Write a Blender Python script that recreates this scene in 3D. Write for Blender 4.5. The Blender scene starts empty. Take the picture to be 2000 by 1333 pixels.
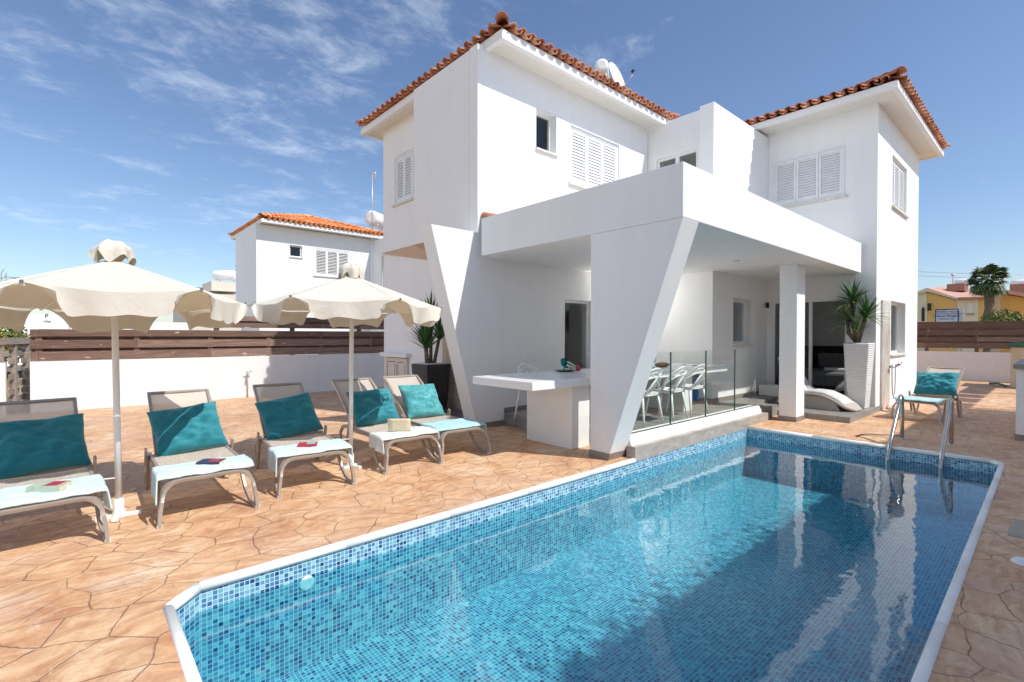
import bpy, bmesh, math, random
from mathutils import Vector, Matrix, noise
random.seed(7)
S = bpy.context.scene
COL = S.collection
# ------------------------------------------------------------------ camera
YAW, PITCH, ROLL, FPX, CAMH = 0.8418, -0.01202, -0.0018, 958.8, 1.5
def cam_axes():
    f = Vector((math.cos(YAW)*math.cos(PITCH), math.sin(YAW)*math.cos(PITCH), math.sin(PITCH)))
    ri = Vector((math.sin(YAW), -math.cos(YAW), 0)); d = f.cross(ri)
    r2 = ri*math.cos(ROLL)+d*math.sin(ROLL); d2 = f.cross(r2)
    return r2, d2, f
CR, CD, CF = cam_axes()
cd = bpy.data.cameras.new('camera'); cam = bpy.data.objects.new('camera', cd); COL.objects.link(cam)
cd.sensor_width = 36; cd.lens = 36*FPX/2000; cd.clip_start = 0.05; cd.clip_end = 1500
m = Matrix((( CR.x, -CD.x, -CF.x, 0), (CR.y, -CD.y, -CF.y, 0), (CR.z, -CD.z, -CF.z, CAMH), (0,0,0,1)))
cam.matrix_world = m
S.camera = cam
S.render.resolution_x = 1024; S.render.resolution_y = 682
# ------------------------------------------------------------------ light
SUN = Vector((0.23, -0.77, 1.0)).normalized()
EL = math.asin(SUN.z); AZ = math.atan2(SUN.x, SUN.y)
ld = bpy.data.lights.new('sun', 'SUN'); ld.energy = 3.3; ld.angle = math.radians(0.5); ld.color = (1.0, 0.955, 0.89)
sun = bpy.data.objects.new('sun', ld); COL.objects.link(sun)
sun.rotation_euler = (-SUN).to_track_quat('-Z', 'Y').to_euler(); sun.location = (0, -10, 20)
S.view_settings.view_transform = 'Standard'; S.view_settings.look = 'None'
S.view_settings.exposure = 0.50; S.view_settings.gamma = 1
w = bpy.data.worlds.new('World'); S.world = w; w.use_nodes = True
wt = w.node_tree; wn = wt.nodes; wl = wt.links
for n in list(wn): wn.remove(n)
def WN(t, **k):
    n = wn.new(t)
    for a, b in k.items(): setattr(n, a, b)
    return n
sky = WN('ShaderNodeTexSky', sky_type='NISHITA'); sky.sun_disc = False
sky.sun_elevation = EL; sky.sun_rotation = AZ; sky.altitude = 0; sky.air_density = 1.0; sky.dust_density = 0.6; sky.ozone_density = 2.0
tc = WN('ShaderNodeTexCoord'); sep = WN('ShaderNodeSeparateXYZ'); wl.new(tc.outputs['Generated'], sep.inputs[0])
def WM(op, a, b=None, c=None):
    n = WN('ShaderNodeMath', operation=op)
    for i, v in enumerate((a, b, c)):
        if v is None: continue
        if isinstance(v, (int, float)): n.inputs[i].default_value = v
        else: wl.new(v, n.inputs[i])
    return n.outputs[0]
zz = WM('ADD', WM('MAXIMUM', sep.outputs[2], 0.0), 0.12)
cx = WM('DIVIDE', sep.outputs[0], zz); cy = WM('DIVIDE', sep.outputs[1], zz)
cmb = WN('ShaderNodeCombineXYZ'); cmb.inputs[2].default_value = 9.1; wl.new(cx, cmb.inputs[0]); wl.new(cy, cmb.inputs[1])
mp = WN('ShaderNodeMapping'); wl.new(cmb.outputs[0], mp.inputs[0]); mp.inputs['Rotation'].default_value = (0, 0, math.radians(38)); mp.inputs['Scale'].default_value = (1.0, 1.35, 1)
nz = WN('ShaderNodeTexNoise'); wl.new(mp.outputs[0], nz.inputs['Vector'])
nz.inputs['Scale'].default_value = 4.6; nz.inputs['Detail'].default_value = 13; nz.inputs['Roughness'].default_value = 0.68; nz.inputs['Distortion'].default_value = 0.25
nz2 = WN('ShaderNodeTexNoise'); wl.new(cmb.outputs[0], nz2.inputs['Vector']); nz2.inputs['Scale'].default_value = 1.5; nz2.inputs['Detail'].default_value = 4
# wisps gather in one part of the sky (towards the garden's left end)
cl_dir = WM('ADD', WM('MULTIPLY', sep.outputs[0], -0.45), WM('MULTIPLY', sep.outputs[1], 0.85))
msk = WN('ShaderNodeMapRange', clamp=True); wl.new(cl_dir, msk.inputs[0]); msk.inputs[1].default_value = 0.05; msk.inputs[2].default_value = 0.55
msk.inputs[3].default_value = -0.16; msk.inputs[4].default_value = 0.05
dens = WM('ADD', WM('ADD', nz.outputs[0], WM('MULTIPLY', WM('SUBTRACT', nz2.outputs[0], 0.5), 0.75)), msk.outputs[0])
# unseen bright cloud added low behind the camera to lift the shaded walls
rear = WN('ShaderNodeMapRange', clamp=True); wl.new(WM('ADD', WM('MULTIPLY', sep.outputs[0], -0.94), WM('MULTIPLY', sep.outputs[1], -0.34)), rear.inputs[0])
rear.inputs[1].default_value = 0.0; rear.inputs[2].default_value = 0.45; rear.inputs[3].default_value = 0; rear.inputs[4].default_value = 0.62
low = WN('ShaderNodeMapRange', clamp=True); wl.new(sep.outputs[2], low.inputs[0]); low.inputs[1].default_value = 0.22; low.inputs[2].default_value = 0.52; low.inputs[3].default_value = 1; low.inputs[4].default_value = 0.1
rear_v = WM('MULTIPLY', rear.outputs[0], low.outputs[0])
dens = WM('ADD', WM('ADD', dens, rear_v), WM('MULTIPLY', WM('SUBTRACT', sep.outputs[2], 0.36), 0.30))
ramp = WN('ShaderNodeMapRange', clamp=True, interpolation_type='SMOOTHSTEP'); wl.new(dens, ramp.inputs[0])
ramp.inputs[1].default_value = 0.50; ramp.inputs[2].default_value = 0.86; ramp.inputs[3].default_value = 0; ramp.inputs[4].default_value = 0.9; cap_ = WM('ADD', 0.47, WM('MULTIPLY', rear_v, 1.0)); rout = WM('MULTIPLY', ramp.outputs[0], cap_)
tint = WN('ShaderNodeMixRGB', blend_type='MULTIPLY'); tint.inputs[0].default_value = 1.0; wl.new(sky.outputs[0], tint.inputs[1]); tint.inputs[2].default_value = (0.80, 0.835, 0.90, 1)
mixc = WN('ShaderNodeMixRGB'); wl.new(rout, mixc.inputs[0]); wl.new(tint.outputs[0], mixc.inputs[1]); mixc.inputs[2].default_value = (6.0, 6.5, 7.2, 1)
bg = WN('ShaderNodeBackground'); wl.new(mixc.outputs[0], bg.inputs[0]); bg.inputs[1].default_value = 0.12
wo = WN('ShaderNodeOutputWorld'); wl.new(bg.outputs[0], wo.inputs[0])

# ------------------------------------------------------------------ pixel helpers (photo coordinates to points at a real distance)
def ray(x, y): return CR*((x-1000)/FPX)+CD*((y-666.5)/FPX)+CF
def onplane(x, y, ax, v):
    r = ray(x, y); o = Vector((0, 0, CAMH)); t = (v-o[ax])/r[ax]; return o+r*t
# ------------------------------------------------------------------ materials
class NT:
    def __init__(s, name):
        s.m = bpy.data.materials.new(name); s.m.use_nodes = True; s.t = s.m.node_tree; s.n = s.t.nodes; s.l = s.t.links
        s.b = s.n['Principled BSDF']; s.out = s.n['Material Output']
    def node(s, t, **k):
        n = s.n.new(t)
        for a, b in k.items(): setattr(n, a, b)
        return n
    def put(s, sock, v):
        if isinstance(v, bpy.types.NodeSocket): s.l.new(v, sock)
        else: sock.default_value = v if not (isinstance(v, tuple) and len(v) == 3 and sock.type == 'RGBA') else (*v, 1)
    def math(s, op, a, b=None, c=None):
        n = s.node('ShaderNodeMath', operation=op)
        for i, v in enumerate((a, b, c)):
            if v is not None: s.put(n.inputs[i], v)
        return n.outputs[0]
    def mix(s, f, a, b, bt='MIX'):
        n = s.node('ShaderNodeMixRGB', blend_type=bt); s.put(n.inputs[0], f); s.put(n.inputs[1], a); s.put(n.inputs[2], b); return n.outputs[0]
    def pos(s, obj=False):
        if obj: return s.node('ShaderNodeTexCoord').outputs['Object']
        return s.node('ShaderNodeNewGeometry').outputs['Position']
    def noise(s, vec, scale, detail=4, rough=.55, dist=0, out=0):
        n = s.node('ShaderNodeTexNoise'); s.put(n.inputs['Vector'], vec); n.inputs['Scale'].default_value = scale
        n.inputs['Detail'].default_value = detail; n.inputs['Roughness'].default_value = rough; n.inputs['Distortion'].default_value = dist
        return n.outputs[out]
    def map(s, vec, sc=(1,1,1), rot=(0,0,0), loc=(0,0,0)):
        n = s.node('ShaderNodeMapping'); s.put(n.inputs[0], vec); n.inputs['Scale'].default_value = sc; n.inputs['Rotation'].default_value = rot; n.inputs['Location'].default_value = loc
        return n.outputs[0]
    def rng(s, v, a, b, c=0, d=1, smooth=False):
        n = s.node('ShaderNodeMapRange', clamp=True)
        if smooth: n.interpolation_type = 'SMOOTHSTEP'
        s.put(n.inputs[0], v); n.inputs[1].default_value = a; n.inputs[2].default_value = b; n.inputs[3].default_value = c; n.inputs[4].default_value = d
        return n.outputs[0]
    def ramp(s, v, pts, const=False):
        n = s.node('ShaderNodeValToRGB'); s.put(n.inputs[0], v); e = n.color_ramp.elements
        if const: n.color_ramp.interpolation = 'CONSTANT'
        while len(e) < len(pts): e.new(0.5)
        for i, (p, c) in enumerate(pts): e[i].position = p; e[i].color = (*c, 1)
        return n.outputs[0]
    def bump(s, h, strength=.3, dist=.01):
        n = s.node('ShaderNodeBump'); s.put(n.inputs['Height'], h); n.inputs['Strength'].default_value = strength; n.inputs['Distance'].default_value = dist
        s.l.new(n.outputs[0], s.b.inputs['Normal']); return n.outputs[0]
    def base(s, c, rough=.6, metal=0, spec=.5):
        s.put(s.b.inputs['Base Color'], c); s.put(s.b.inputs['Roughness'], rough); s.b.inputs['Metallic'].default_value = metal
        s.b.inputs['Specular IOR Level'].default_value = spec
        return s
MAT = {}
def plain(name, col, rough=.6, metal=0, var=.08, scale=6, bump=0.0, bscale=60, spec=.5):
    k = NT(name); p = k.pos(True); v = k.noise(p, scale, 5)
    c2 = tuple(x*(1-var*2) for x in col); c1 = tuple(min(1, x*(1+var)) for x in col)
    k.base(k.mix(k.rng(v, .3, .7), c2, c1), rough, metal, spec)
    if bump: k.bump(k.noise(p, bscale, 4), bump, .004)
    MAT[name] = k.m; return k.m
def stucco(name, col, stain=.06):
    k = NT(name); p = k.pos()
    big = k.noise(p, .9, 5, .6); streak = k.noise(k.map(p, (3, 3, .35)), 1.6, 5, .6)
    v = k.math('ADD', k.math('MULTIPLY', big, .5), k.math('MULTIPLY', streak, .5))
    c = k.mix(k.rng(v, .38, .66), tuple(x*(1-stain) for x in col), col)
    k.base(c, .75, 0, .3); k.bump(k.math('ADD', k.noise(p, 140, 3), k.math('MULTIPLY', k.noise(p, 9, 3), .6)), .16, .006)
    MAT[name] = k.m
stucco('stucco', (.86, .86, .85), .055); stucco('wall_paint', (.80, .79, .775), .08); stucco('far_white', (.84, .84, .84), .05)
stucco('cream_wall', (.74, .66, .5), .08); stucco('yellow_wall', (.74, .46, .16), .1); stucco('beige_block', (.74, .67, .58), .1)
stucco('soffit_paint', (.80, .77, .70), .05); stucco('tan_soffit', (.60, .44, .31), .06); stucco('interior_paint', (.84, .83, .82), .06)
plain('white_metal', (.82, .82, .80), .35, 0, .03); plain('shutter_white', (.80, .81, .81), .4, 0, .03)
plain('white_plastic', (.82, .83, .82), .3, 0, .02); plain('table_white', (.84, .84, .83), .25, 0, .02, 3)
plain('sill_stone', (.72, .68, .60), .6, 0, .08, 14); plain('taupe_metal', (.43, .38, .335), .38, .35, .05, 8)
plain('black_plastic', (.02, .02, .022), .45, 0, .1); plain('rubber', (.03, .03, .03), .7)
plain('dark_interior', (.03, .032, .035), .8); plain('bed_grey', (.20, .20, .21), .9, 0, .15, 20); plain('bed_white', (.75, .75, .75), .9)
plain('headboard_black', (.012, .011, .012), .7); plain('red_cover', (.45, .035, .06), .4, 0, .1, 20); plain('navy_cover', (.035, .04, .09), .4, 0, .1, 20)
plain('paper', (.75, .66, .48), .8, 0, .08, 60); plain('green_cover', (.42, .52, .40), .5, 0, .12, 25); plain('aqua_cover', (.22, .55, .6), .5, 0, .1, 20)
plain('blue_cloth', (.03, .14, .38), .9, 0, .2, 14, .4, 30); plain('bread', (.28, .15, .07), .7, 0, .2, 30); plain('dark_plate', (.03, .03, .035), .3)
plain('green_lid', (.03, .12, .075), .45, 0, .1, 8); plain('beige_plastic', (.56, .47, .34), .55, 0, .06, 4); plain('concrete_pad', (.42, .38, .31), .85, 0, .12, 9)
plain('pebbles', (.75, .74, .72), .7, 0, .2, 60); plain('tank_white', (.86, .86, .86), .4, 0, .04); plain('brown_brick', (.33, .17, .12), .8, 0, .1, 5)
plain('orange_pillow', (.75, .32, .08), .9); plain('antenna_metal', (.55, .55, .56), .4, .6); plain('sign_blue', (.02, .06, .16), .6); plain('sign_red', (.25, .06, .12), .6)
plain('sign_board', (.55, .62, .72), .5, 0, .04); plain('hose_green', (.02, .12, .11), .5); plain('marker_black', (.05, .045, .05), .7); plain('red_glass', (.35, .02, .03), .15)
plain('vent_white', (.75, .75, .73), .5); plain('cushion_pale', (.60, .62, .60), .85, 0, .05, 12); plain('wicker_taupe', (.47, .42, .37), .75, 0, .1, 40, .3, 200)
plain('pool_fitting', (.8, .83, .82), .4)
def mk():
    # chrome
    k = NT('chrome').base((.55, .54, .53), .18, 1); k.bump(k.noise(k.pos(True), 20, 2), .03, .01); MAT['chrome'] = k.m
    # terracotta, each tile its own tone
    for nm, cols in (('terracotta', [(.24, .075, .045), (.42, .15, .08), (.54, .24, .135), (.66, .38, .25)]), ('roof_pink', [(.42, .20, .15), (.52, .27, .21), (.58, .33, .26), (.64, .42, .34)]), ('terracotta_orange', [(.58, .17, .05), (.72, .25, .08), (.78, .33, .13), (.82, .42, .22)])):
        k = NT(nm); g = k.node('ShaderNodeNewGeometry'); p = k.pos()
        r = k.math('ADD', k.math('MULTIPLY', g.outputs['Random Per Island'], .65), k.math('MULTIPLY', k.noise(p, 7, 5), .38))
        c = k.ramp(r, [(0.08, cols[0]), (.38, cols[1]), (.66, cols[2]), (.98, cols[3])])
        dark = k.rng(k.noise(p, 26, 4), .58, .72)
        k.base(k.mix(k.math('MULTIPLY', dark, .5), c, (.10, .07, .05)), .8, 0, .3); k.bump(k.noise(p, 60, 4), .35, .006); MAT[nm] = k.m
    # stamped concrete deck
    k = NT('stamped_concrete'); p = k.pos()
    wv = k.noise(p, 1.1, 3, .5, 0, 1); wv2 = k.noise(p, 6, 3, .6, 0, 1)
    def vadd(a, b, sc):
        n = k.node('ShaderNodeVectorMath', operation='MULTIPLY_ADD'); k.put(n.inputs[0], b); n.inputs[1].default_value = (sc, sc, 0); k.put(n.inputs[2], a); return n.outputs[0]
    q = vadd(vadd(p, wv, .22), wv2, .05); q = k.map(q, (1, 1.12, 0), (0, 0, .5))
    def voro(feature, sc):
        v = k.node('ShaderNodeTexVoronoi', feature=feature); v.voronoi_dimensions = '2D'; k.put(v.inputs['Vector'], q); v.inputs['Scale'].default_value = sc; v.inputs['Randomness'].default_value = .85; return v
    ve = voro('DISTANCE_TO_EDGE', 3.3); vc = voro('F1', 3.3)
    fade = k.rng(k.noise(p, 2.2, 3), .30, .56, .28, 1)
    crack = k.math('MULTIPLY', k.rng(ve.outputs['Distance'], .004, .018, 1, 0, True), fade)
    sh = k.node('ShaderNodeSeparateColor'); k.put(sh.inputs[0], vc.outputs['Color'])
    cell = sh.outputs[0]
    grain = k.noise(k.map(vadd(p, wv, .8), (1.2, 4.5, 1), (0, 0, .45)), 3.2, 7, .65, .6)
    blot = k.noise(p, 1.5, 6, .62, .4)
    c = k.ramp(k.math('ADD', k.math('MULTIPLY', grain, .6), k.math('MULTIPLY', blot, .4)), [(.32, (.30, .125, .07)), (.42, (.49, .26, .14)), (.53, (.66, .43, .245)), (.64, (.78, .62, .43))])
    c = k.mix(k.math('MULTIPLY', k.rng(cell, 0, 1), .34), c, (.66, .35, .18))
    rd = k.noise(p, 3.1, 9, .78, .8); c = k.mix(k.math('MULTIPLY', k.rng(rd, .55, .68), .6), c, (.36, .14, .08))
    lt = k.noise(k.map(p, (1, 1, 1), (0, 0, 0), (5, 3, 0)), 1.4, 8, .7, .5); c = k.mix(k.math('MULTIPLY', k.rng(lt, .54, .72), .65), c, (.80, .66, .51)); pk = k.noise(k.map(p, (1, 1, 1), (0, 0, 0), (9, 1, 0)), .8, 6, .65, .4); c = k.mix(k.math('MULTIPLY', k.rng(pk, .5, .68), .5), c, (.52, .33, .25))
    c = k.mix(k.math('MULTIPLY', crack, .70), c, (.17, .09, .06))
    dirt = k.noise(p, 45, 3, .6); c = k.mix(k.math('MULTIPLY', k.rng(dirt, .5, .75), .25), c, (.38, .2, .11))
    sm_ = k.noise(p, 9, 8, .75, .5); c = k.mix(k.math('MULTIPLY', k.rng(sm_, .54, .66), .45), c, (.42, .19, .10)); c = k.mix(k.math('MULTIPLY', k.rng(sm_, .45, .34), .4), c, (.82, .66, .48))
    k.base(c, k.rng(grain, .3, .7, .45, .75), 0, .35)
    h = k.math('ADD', k.math('MULTIPLY', crack, -1.2), k.math('ADD', k.math('MULTIPLY', grain, .8), k.math('MULTIPLY', k.noise(p, 30, 4), .15)))
    k.bump(h, .65, .014); MAT['deck'] = k.m
    # mosaic: three orientations
    for nm, axes in (('mosaic_floor', (0, 1)), ('mosaic_side', (0, 2)), ('mosaic_end', (1, 2))):
        k = NT(nm); p = k.pos(); sp = k.node('ShaderNodeSeparateXYZ'); k.put(sp.inputs[0], p)
        T = .0295
        a = k.math('DIVIDE', sp.outputs[axes[0]], T); b = k.math('DIVIDE', sp.outputs[axes[1]], T)
        ia = k.math('FLOOR', a); ib = k.math('FLOOR', b); fa = k.math('FRACT', a); fb = k.math('FRACT', b)
        cm = k.node('ShaderNodeCombineXYZ'); k.put(cm.inputs[0], ia); k.put(cm.inputs[1], ib); cm.inputs[2].default_value = 3.3
        wn_ = k.node('ShaderNodeTexWhiteNoise'); wn_.noise_dimensions = '3D'; k.put(wn_.inputs['Vector'], cm.outputs[0])
        c = k.ramp(wn_.outputs['Value'], [(0, (.018, .06, .18)), (.06, (.04, .13, .30)), (.22, (.07, .22, .39)), (.45, (.12, .32, .47)), (.70, (.18, .42, .54)), (.88, (.32, .56, .63))], True)
        e = k.math('MINIMUM', k.math('MINIMUM', fa, k.math('SUBTRACT', 1, fa)), k.math('MINIMUM', fb, k.math('SUBTRACT', 1, fb)))
        gr = k.rng(e, .06, .10, 1, 0)
        k.base(k.mix(gr, c, (.50, .68, .75)), k.rng(gr, 0, 1, .15, .7), 0, .5); MAT[nm] = k.m
    # coping
    k = NT('coping_stone'); p = k.pos(); v = k.noise(p, 5, 6, .6, .6)
    k.base(k.ramp(v, [(.3, (.76, .75, .72)), (.55, (.83, .83, .81))]), .45); k.bump(k.noise(p, 40, 3), .12, .004); MAT['coping'] = k.m
    # water surface
    k = NT('water')
    for n in list(k.n):
        if n != k.out: k.n.remove(n)
    p = k.pos()
    h = k.math('ADD', k.math('MULTIPLY', k.noise(k.map(p, (1, 1, 0)), 2.6, 2, .5), .85), k.math('MULTIPLY', k.noise(k.map(p, (1.6, 1, 0)), 9, 2, .5), .10))
    bm_ = k.node('ShaderNodeBump'); k.put(bm_.inputs['Height'], h); bm_.inputs['Strength'].default_value = .5; bm_.inputs['Distance'].default_value = .011
    fr = k.node('ShaderNodeFresnel'); fr.inputs[0].default_value = 1.52; k.l.new(bm_.outputs[0], fr.inputs['Normal'])
    gl = k.node('ShaderNodeBsdfGlossy'); gl.inputs['Roughness'].default_value = 0.0; gl.inputs[0].default_value = (1, 1, 1, 1); k.l.new(bm_.outputs[0], gl.inputs['Normal'])
    tr = k.node('ShaderNodeBsdfTransparent'); tr.inputs[0].default_value = (.56, .95, .98, 1)
    mx = k.node('ShaderNodeMixShader'); k.l.new(fr.outputs[0], mx.inputs[0]); k.l.new(tr.outputs[0], mx.inputs[1]); k.l.new(gl.outputs[0], mx.inputs[2]); k.l.new(mx.outputs[0], k.out.inputs[0]); MAT['water'] = k.m
    # clear glass (thin), window glass (reflective over dark)
    for nm, colr, ior in (('clear_glass', (.96, .985, .975, 1), 1.35), ('window_glass', (.85, .88, .88, 1), 1.6), ('aqua_glass', (.10, .72, .72, 1), 1.4)):
        k = NT(nm)
        for n in list(k.n):
            if n != k.out: k.n.remove(n)
        fr = k.node('ShaderNodeFresnel'); fr.inputs[0].default_value = ior
        gl = k.node('ShaderNodeBsdfGlossy'); gl.inputs['Roughness'].default_value = 0.0
        tr = k.node('ShaderNodeBsdfTransparent'); tr.inputs[0].default_value = colr
        gg = k.node('ShaderNodeNewGeometry'); fac = k.math('MULTIPLY', fr.outputs[0], k.math('SUBTRACT', 1.0, gg.outputs['Backfacing'])); mx = k.node('ShaderNodeMixShader'); k.l.new(fac, mx.inputs[0]); k.l.new(tr.outputs[0], mx.inputs[1]); k.l.new(gl.outputs[0], mx.inputs[2]); k.l.new(mx.outputs[0], k.out.inputs[0]); MAT[nm] = k.m
    k = NT('glass_edge').base((.03, .10, .09), .2); MAT['glass_edge'] = k.m
    # timber
    for nm, c1, c2, c3 in (('dark_timber', (.11, .065, .048), (.19, .12, .092), (.36, .26, .21)), ('grey_timber', (.22, .18, .15), (.33, .28, .24), (.50, .44, .39))):
        k = NT(nm); p = k.pos(); g = k.node('ShaderNodeNewGeometry')
        st = k.noise(k.map(p, (1.2, 1.2, 22)), 2.2, 7, .68, .5); kn = k.noise(k.map(p, (2.2, 2.2, 5)), 2.4, 3, .5)
        v = k.math('ADD', k.math('MULTIPLY', st, .75), k.math('MULTIPLY', g.outputs['Random Per Island'], .22))
        c = k.ramp(v, [(.32, c1), (.52, c2), (.72, c3)]); c = k.mix(k.math('MULTIPLY', k.rng(kn, .68, .74), .8), c, (.58, .46, .36))
        k.base(c, .75, 0, .3); k.bump(st, .5, .01); MAT[nm] = k.m
    # fabrics
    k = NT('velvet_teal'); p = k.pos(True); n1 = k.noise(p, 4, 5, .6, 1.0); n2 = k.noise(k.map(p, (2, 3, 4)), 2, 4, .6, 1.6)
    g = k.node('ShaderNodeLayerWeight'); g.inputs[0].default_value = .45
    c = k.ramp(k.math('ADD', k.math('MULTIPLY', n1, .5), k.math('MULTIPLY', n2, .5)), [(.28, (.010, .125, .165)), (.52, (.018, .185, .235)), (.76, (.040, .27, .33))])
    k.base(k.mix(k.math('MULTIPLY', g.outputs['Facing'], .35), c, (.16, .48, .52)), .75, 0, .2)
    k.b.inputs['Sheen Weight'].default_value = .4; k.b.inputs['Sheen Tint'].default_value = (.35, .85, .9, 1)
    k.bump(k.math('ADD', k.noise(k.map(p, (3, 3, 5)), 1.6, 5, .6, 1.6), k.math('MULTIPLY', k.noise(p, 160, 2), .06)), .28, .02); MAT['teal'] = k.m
    k = NT('velvet_aqua'); p = k.pos(True); n1 = k.noise(p, 7, 5, .6, 1.0); n2 = k.noise(k.map(p, (2, 11, 5)), 3, 4, .6, 1.2)
    c = k.ramp(k.math('ADD', k.math('MULTIPLY', n1, .4), k.math('MULTIPLY', n2, .6)), [(.32, (.03, .22, .25)), (.52, (.08, .36, .39)), (.70, (.20, .52, .54))])
    k.base(c, .75, 0, .2); k.b.inputs['Sheen Weight'].default_value = .3; k.bump(n2, .6, .02); MAT['aqua'] = k.m
    for nm, col in (('towel_mint', (.60, .74, .755)), ('towel_aqua', (.43, .66, .71)), ('towel_white', (.70, .75, .72))):
        k = NT(nm); p = k.pos(True); n = k.noise(p, 260, 2); rib = k.noise(k.map(p, (1, 60, 1)), 3, 2)
        k.base(k.mix(k.rng(k.noise(p, 5, 4), .35, .65), tuple(x*.90 for x in col), col), .95, 0, .1); k.bump(k.math('ADD', n, k.math('MULTIPLY', rib, .6)), .5, .004); MAT[nm] = k.m
    # sling mesh
    k = NT('sling'); p = k.pos(True); c = k.mix(k.rng(k.noise(k.map(p, (300, 8, 300)), 1, 2), .4, .6), (.60, .55, .48), (.80, .75, .66))
    k.base(c, .7, 0, .2)
    tr = k.node('ShaderNodeBsdfTransparent'); tl = k.node('ShaderNodeBsdfTranslucent'); tl.inputs[0].default_value = (.6, .52, .42, 1)
    m1 = k.node('ShaderNodeMixShader'); m1.inputs[0].default_value = .25; k.l.new(k.b.outputs[0], m1.inputs[1]); k.l.new(tl.outputs[0], m1.inputs[2])
    m2 = k.node('ShaderNodeMixShader'); m2.inputs[0].default_value = .15; k.l.new(m1.outputs[0], m2.inputs[1]); k.l.new(tr.outputs[0], m2.inputs[2]); k.l.new(m2.outputs[0], k.out.inputs[0]); MAT['sling'] = k.m
    # umbrella canvas
    k = NT('canvas'); p = k.pos(True); c = k.mix(k.rng(k.noise(p, 3, 5), .35, .65), (.64, .615, .535), (.70, .675, .60))
    k.base(c, .85, 0, .15); k.bump(k.math('ADD', k.noise(p, 7, 4, .6, .8), k.math('MULTIPLY', k.noise(p, 200, 2), .05)), .35, .025)
    tl = k.node('ShaderNodeBsdfTranslucent'); tl.inputs[0].default_value = (.80, .56, .27, 1)
    m1 = k.node('ShaderNodeMixShader'); m1.inputs[0].default_value = .12; k.l.new(k.b.outputs[0], m1.inputs[1]); k.l.new(tl.outputs[0], m1.inputs[2]); k.l.new(m1.outputs[0], k.out.inputs[0]); MAT['canvas'] = k.m
    # leaves
    for nm, a, b_, c_ in (('yucca_leaf', (.03, .085, .03), (.07, .17, .05), (.28, .36, .12)), ('yucca_pale', (.07, .14, .06), (.16, .26, .10), (.50, .50, .26)), ('palm_leaf', (.035, .06, .02), (.09, .13, .045), (.24, .26, .11)), ('shrub_leaf', (.05, .10, .02), (.12, .18, .03), (.38, .26, .06)), ('grass_green', (.10, .2, .03), (.2, .32, .05), (.34, .4, .1))):
        k = NT(nm); g = k.node('ShaderNodeNewGeometry')
        v = k.math('ADD', k.math('MULTIPLY', g.outputs['Random Per Island'], .7), k.math('MULTIPLY', k.noise(k.pos(True), 6, 3), .3))
        k.base(k.ramp(v, [(.15, a), (.5, b_), (.92, c_)]), .5, 0, .4); MAT[nm] = k.m
    k = NT('bark'); p = k.pos(True); k.base(k.ramp(k.noise(k.map(p, (1, 1, 3)), 12, 5), [(.35, (.07, .05, .035)), (.6, (.20, .16, .11)), (.75, (.34, .30, .22))]), .9); k.bump(k.noise(k.map(p, (1, 1, 3)), 18, 4), .8, .02); MAT['bark'] = k.m
    # planters
    k = NT('slate_black'); p = k.pos(True); n = k.noise(k.map(p, (30, 30, 1.2)), 1.4, 5, .7); k.base(k.ramp(n, [(.35, (.010, .011, .014)), (.6, (.035, .037, .045)), (.75, (.10, .10, .12))]), .5); k.bump(n, .8, .012); MAT['slate_black'] = k.m
    k = NT('ribbed_white'); p = k.pos(True); wvt = k.node('ShaderNodeTexWave', wave_type='BANDS', bands_direction='Z'); k.put(wvt.inputs['Vector'], p)
    wvt.inputs['Scale'].default_value = 9; wvt.inputs['Distortion'].default_value = 2.2; wvt.inputs['Detail'].default_value = 2; wvt.inputs['Detail Scale'].default_value = .7
    k.base((.80, .80, .78), .55); k.bump(wvt.outputs[1], .7, .012); MAT['ribbed_white'] = k.m
    # grey outdoor tile
    for nm, a, b_ in (('grey_tile', (.23, .22, .205), (.33, .315, .295)), ('skirting', (.21, .185, .165), (.28, .25, .225)), ('dark_tile', (.10, .10, .10), (.16, .155, .15)), ('pool_edge_tile', (.30, .265, .235), (.48, .44, .40))):
        k = NT(nm); p = k.pos(); c = k.mix(k.rng(k.noise(k.map(p, (1, 1, 3)), 3.5, 6, .65, .4), .33, .68), a, b_)
        br = k.node('ShaderNodeTexBrick'); k.put(br.inputs['Vector'], k.map(p, (1, 1, 1), (0, 0, 0), (.1, .12, 0))); br.inputs['Color1'].default_value = (1, 1, 1, 1); br.inputs['Color2'].default_value = (.9, .9, .9, 1); br.inputs['Mortar'].default_value = (.55, .55, .55, 1)
        br.inputs['Scale'].default_value = 1; br.inputs['Mortar Size'].default_value = .004; br.inputs['Brick Width'].default_value = .6; br.inputs['Row Height'].default_value = .3; br.offset = .5
        if nm in ('grey_tile',): c = k.mix(1, c, br.outputs[0], 'MULTIPLY')
        k.base(c, .5, 0, .4); k.bump(k.noise(p, 30, 3), .1, .003); MAT[nm] = k.m
    k = NT('stone_cladding'); p = k.pos(); sp = k.node('ShaderNodeSeparateXYZ'); k.put(sp.inputs[0], p); cm = k.node('ShaderNodeCombineXYZ'); k.put(cm.inputs[0], sp.outputs[1]); k.put(cm.inputs[1], sp.outputs[2])
    br = k.node('ShaderNodeTexBrick'); k.put(br.inputs['Vector'], cm.outputs[0]); br.inputs['Color1'].default_value = (.52, .40, .28, 1); br.inputs['Color2'].default_value = (.62, .51, .38, 1); br.inputs['Mortar'].default_value = (.26, .19, .13, 1)
    br.inputs['Scale'].default_value = 1; br.inputs['Mortar Size'].default_value = .005; br.inputs['Brick Width'].default_value = .6; br.inputs['Row Height'].default_value = .3
    k.base(k.mix(k.math('MULTIPLY', k.rng(k.noise(p, 6, 5), .35, .65), .35), br.outputs[0], (.62, .50, .37)), .7); MAT['stone_cladding'] = k.m
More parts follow.
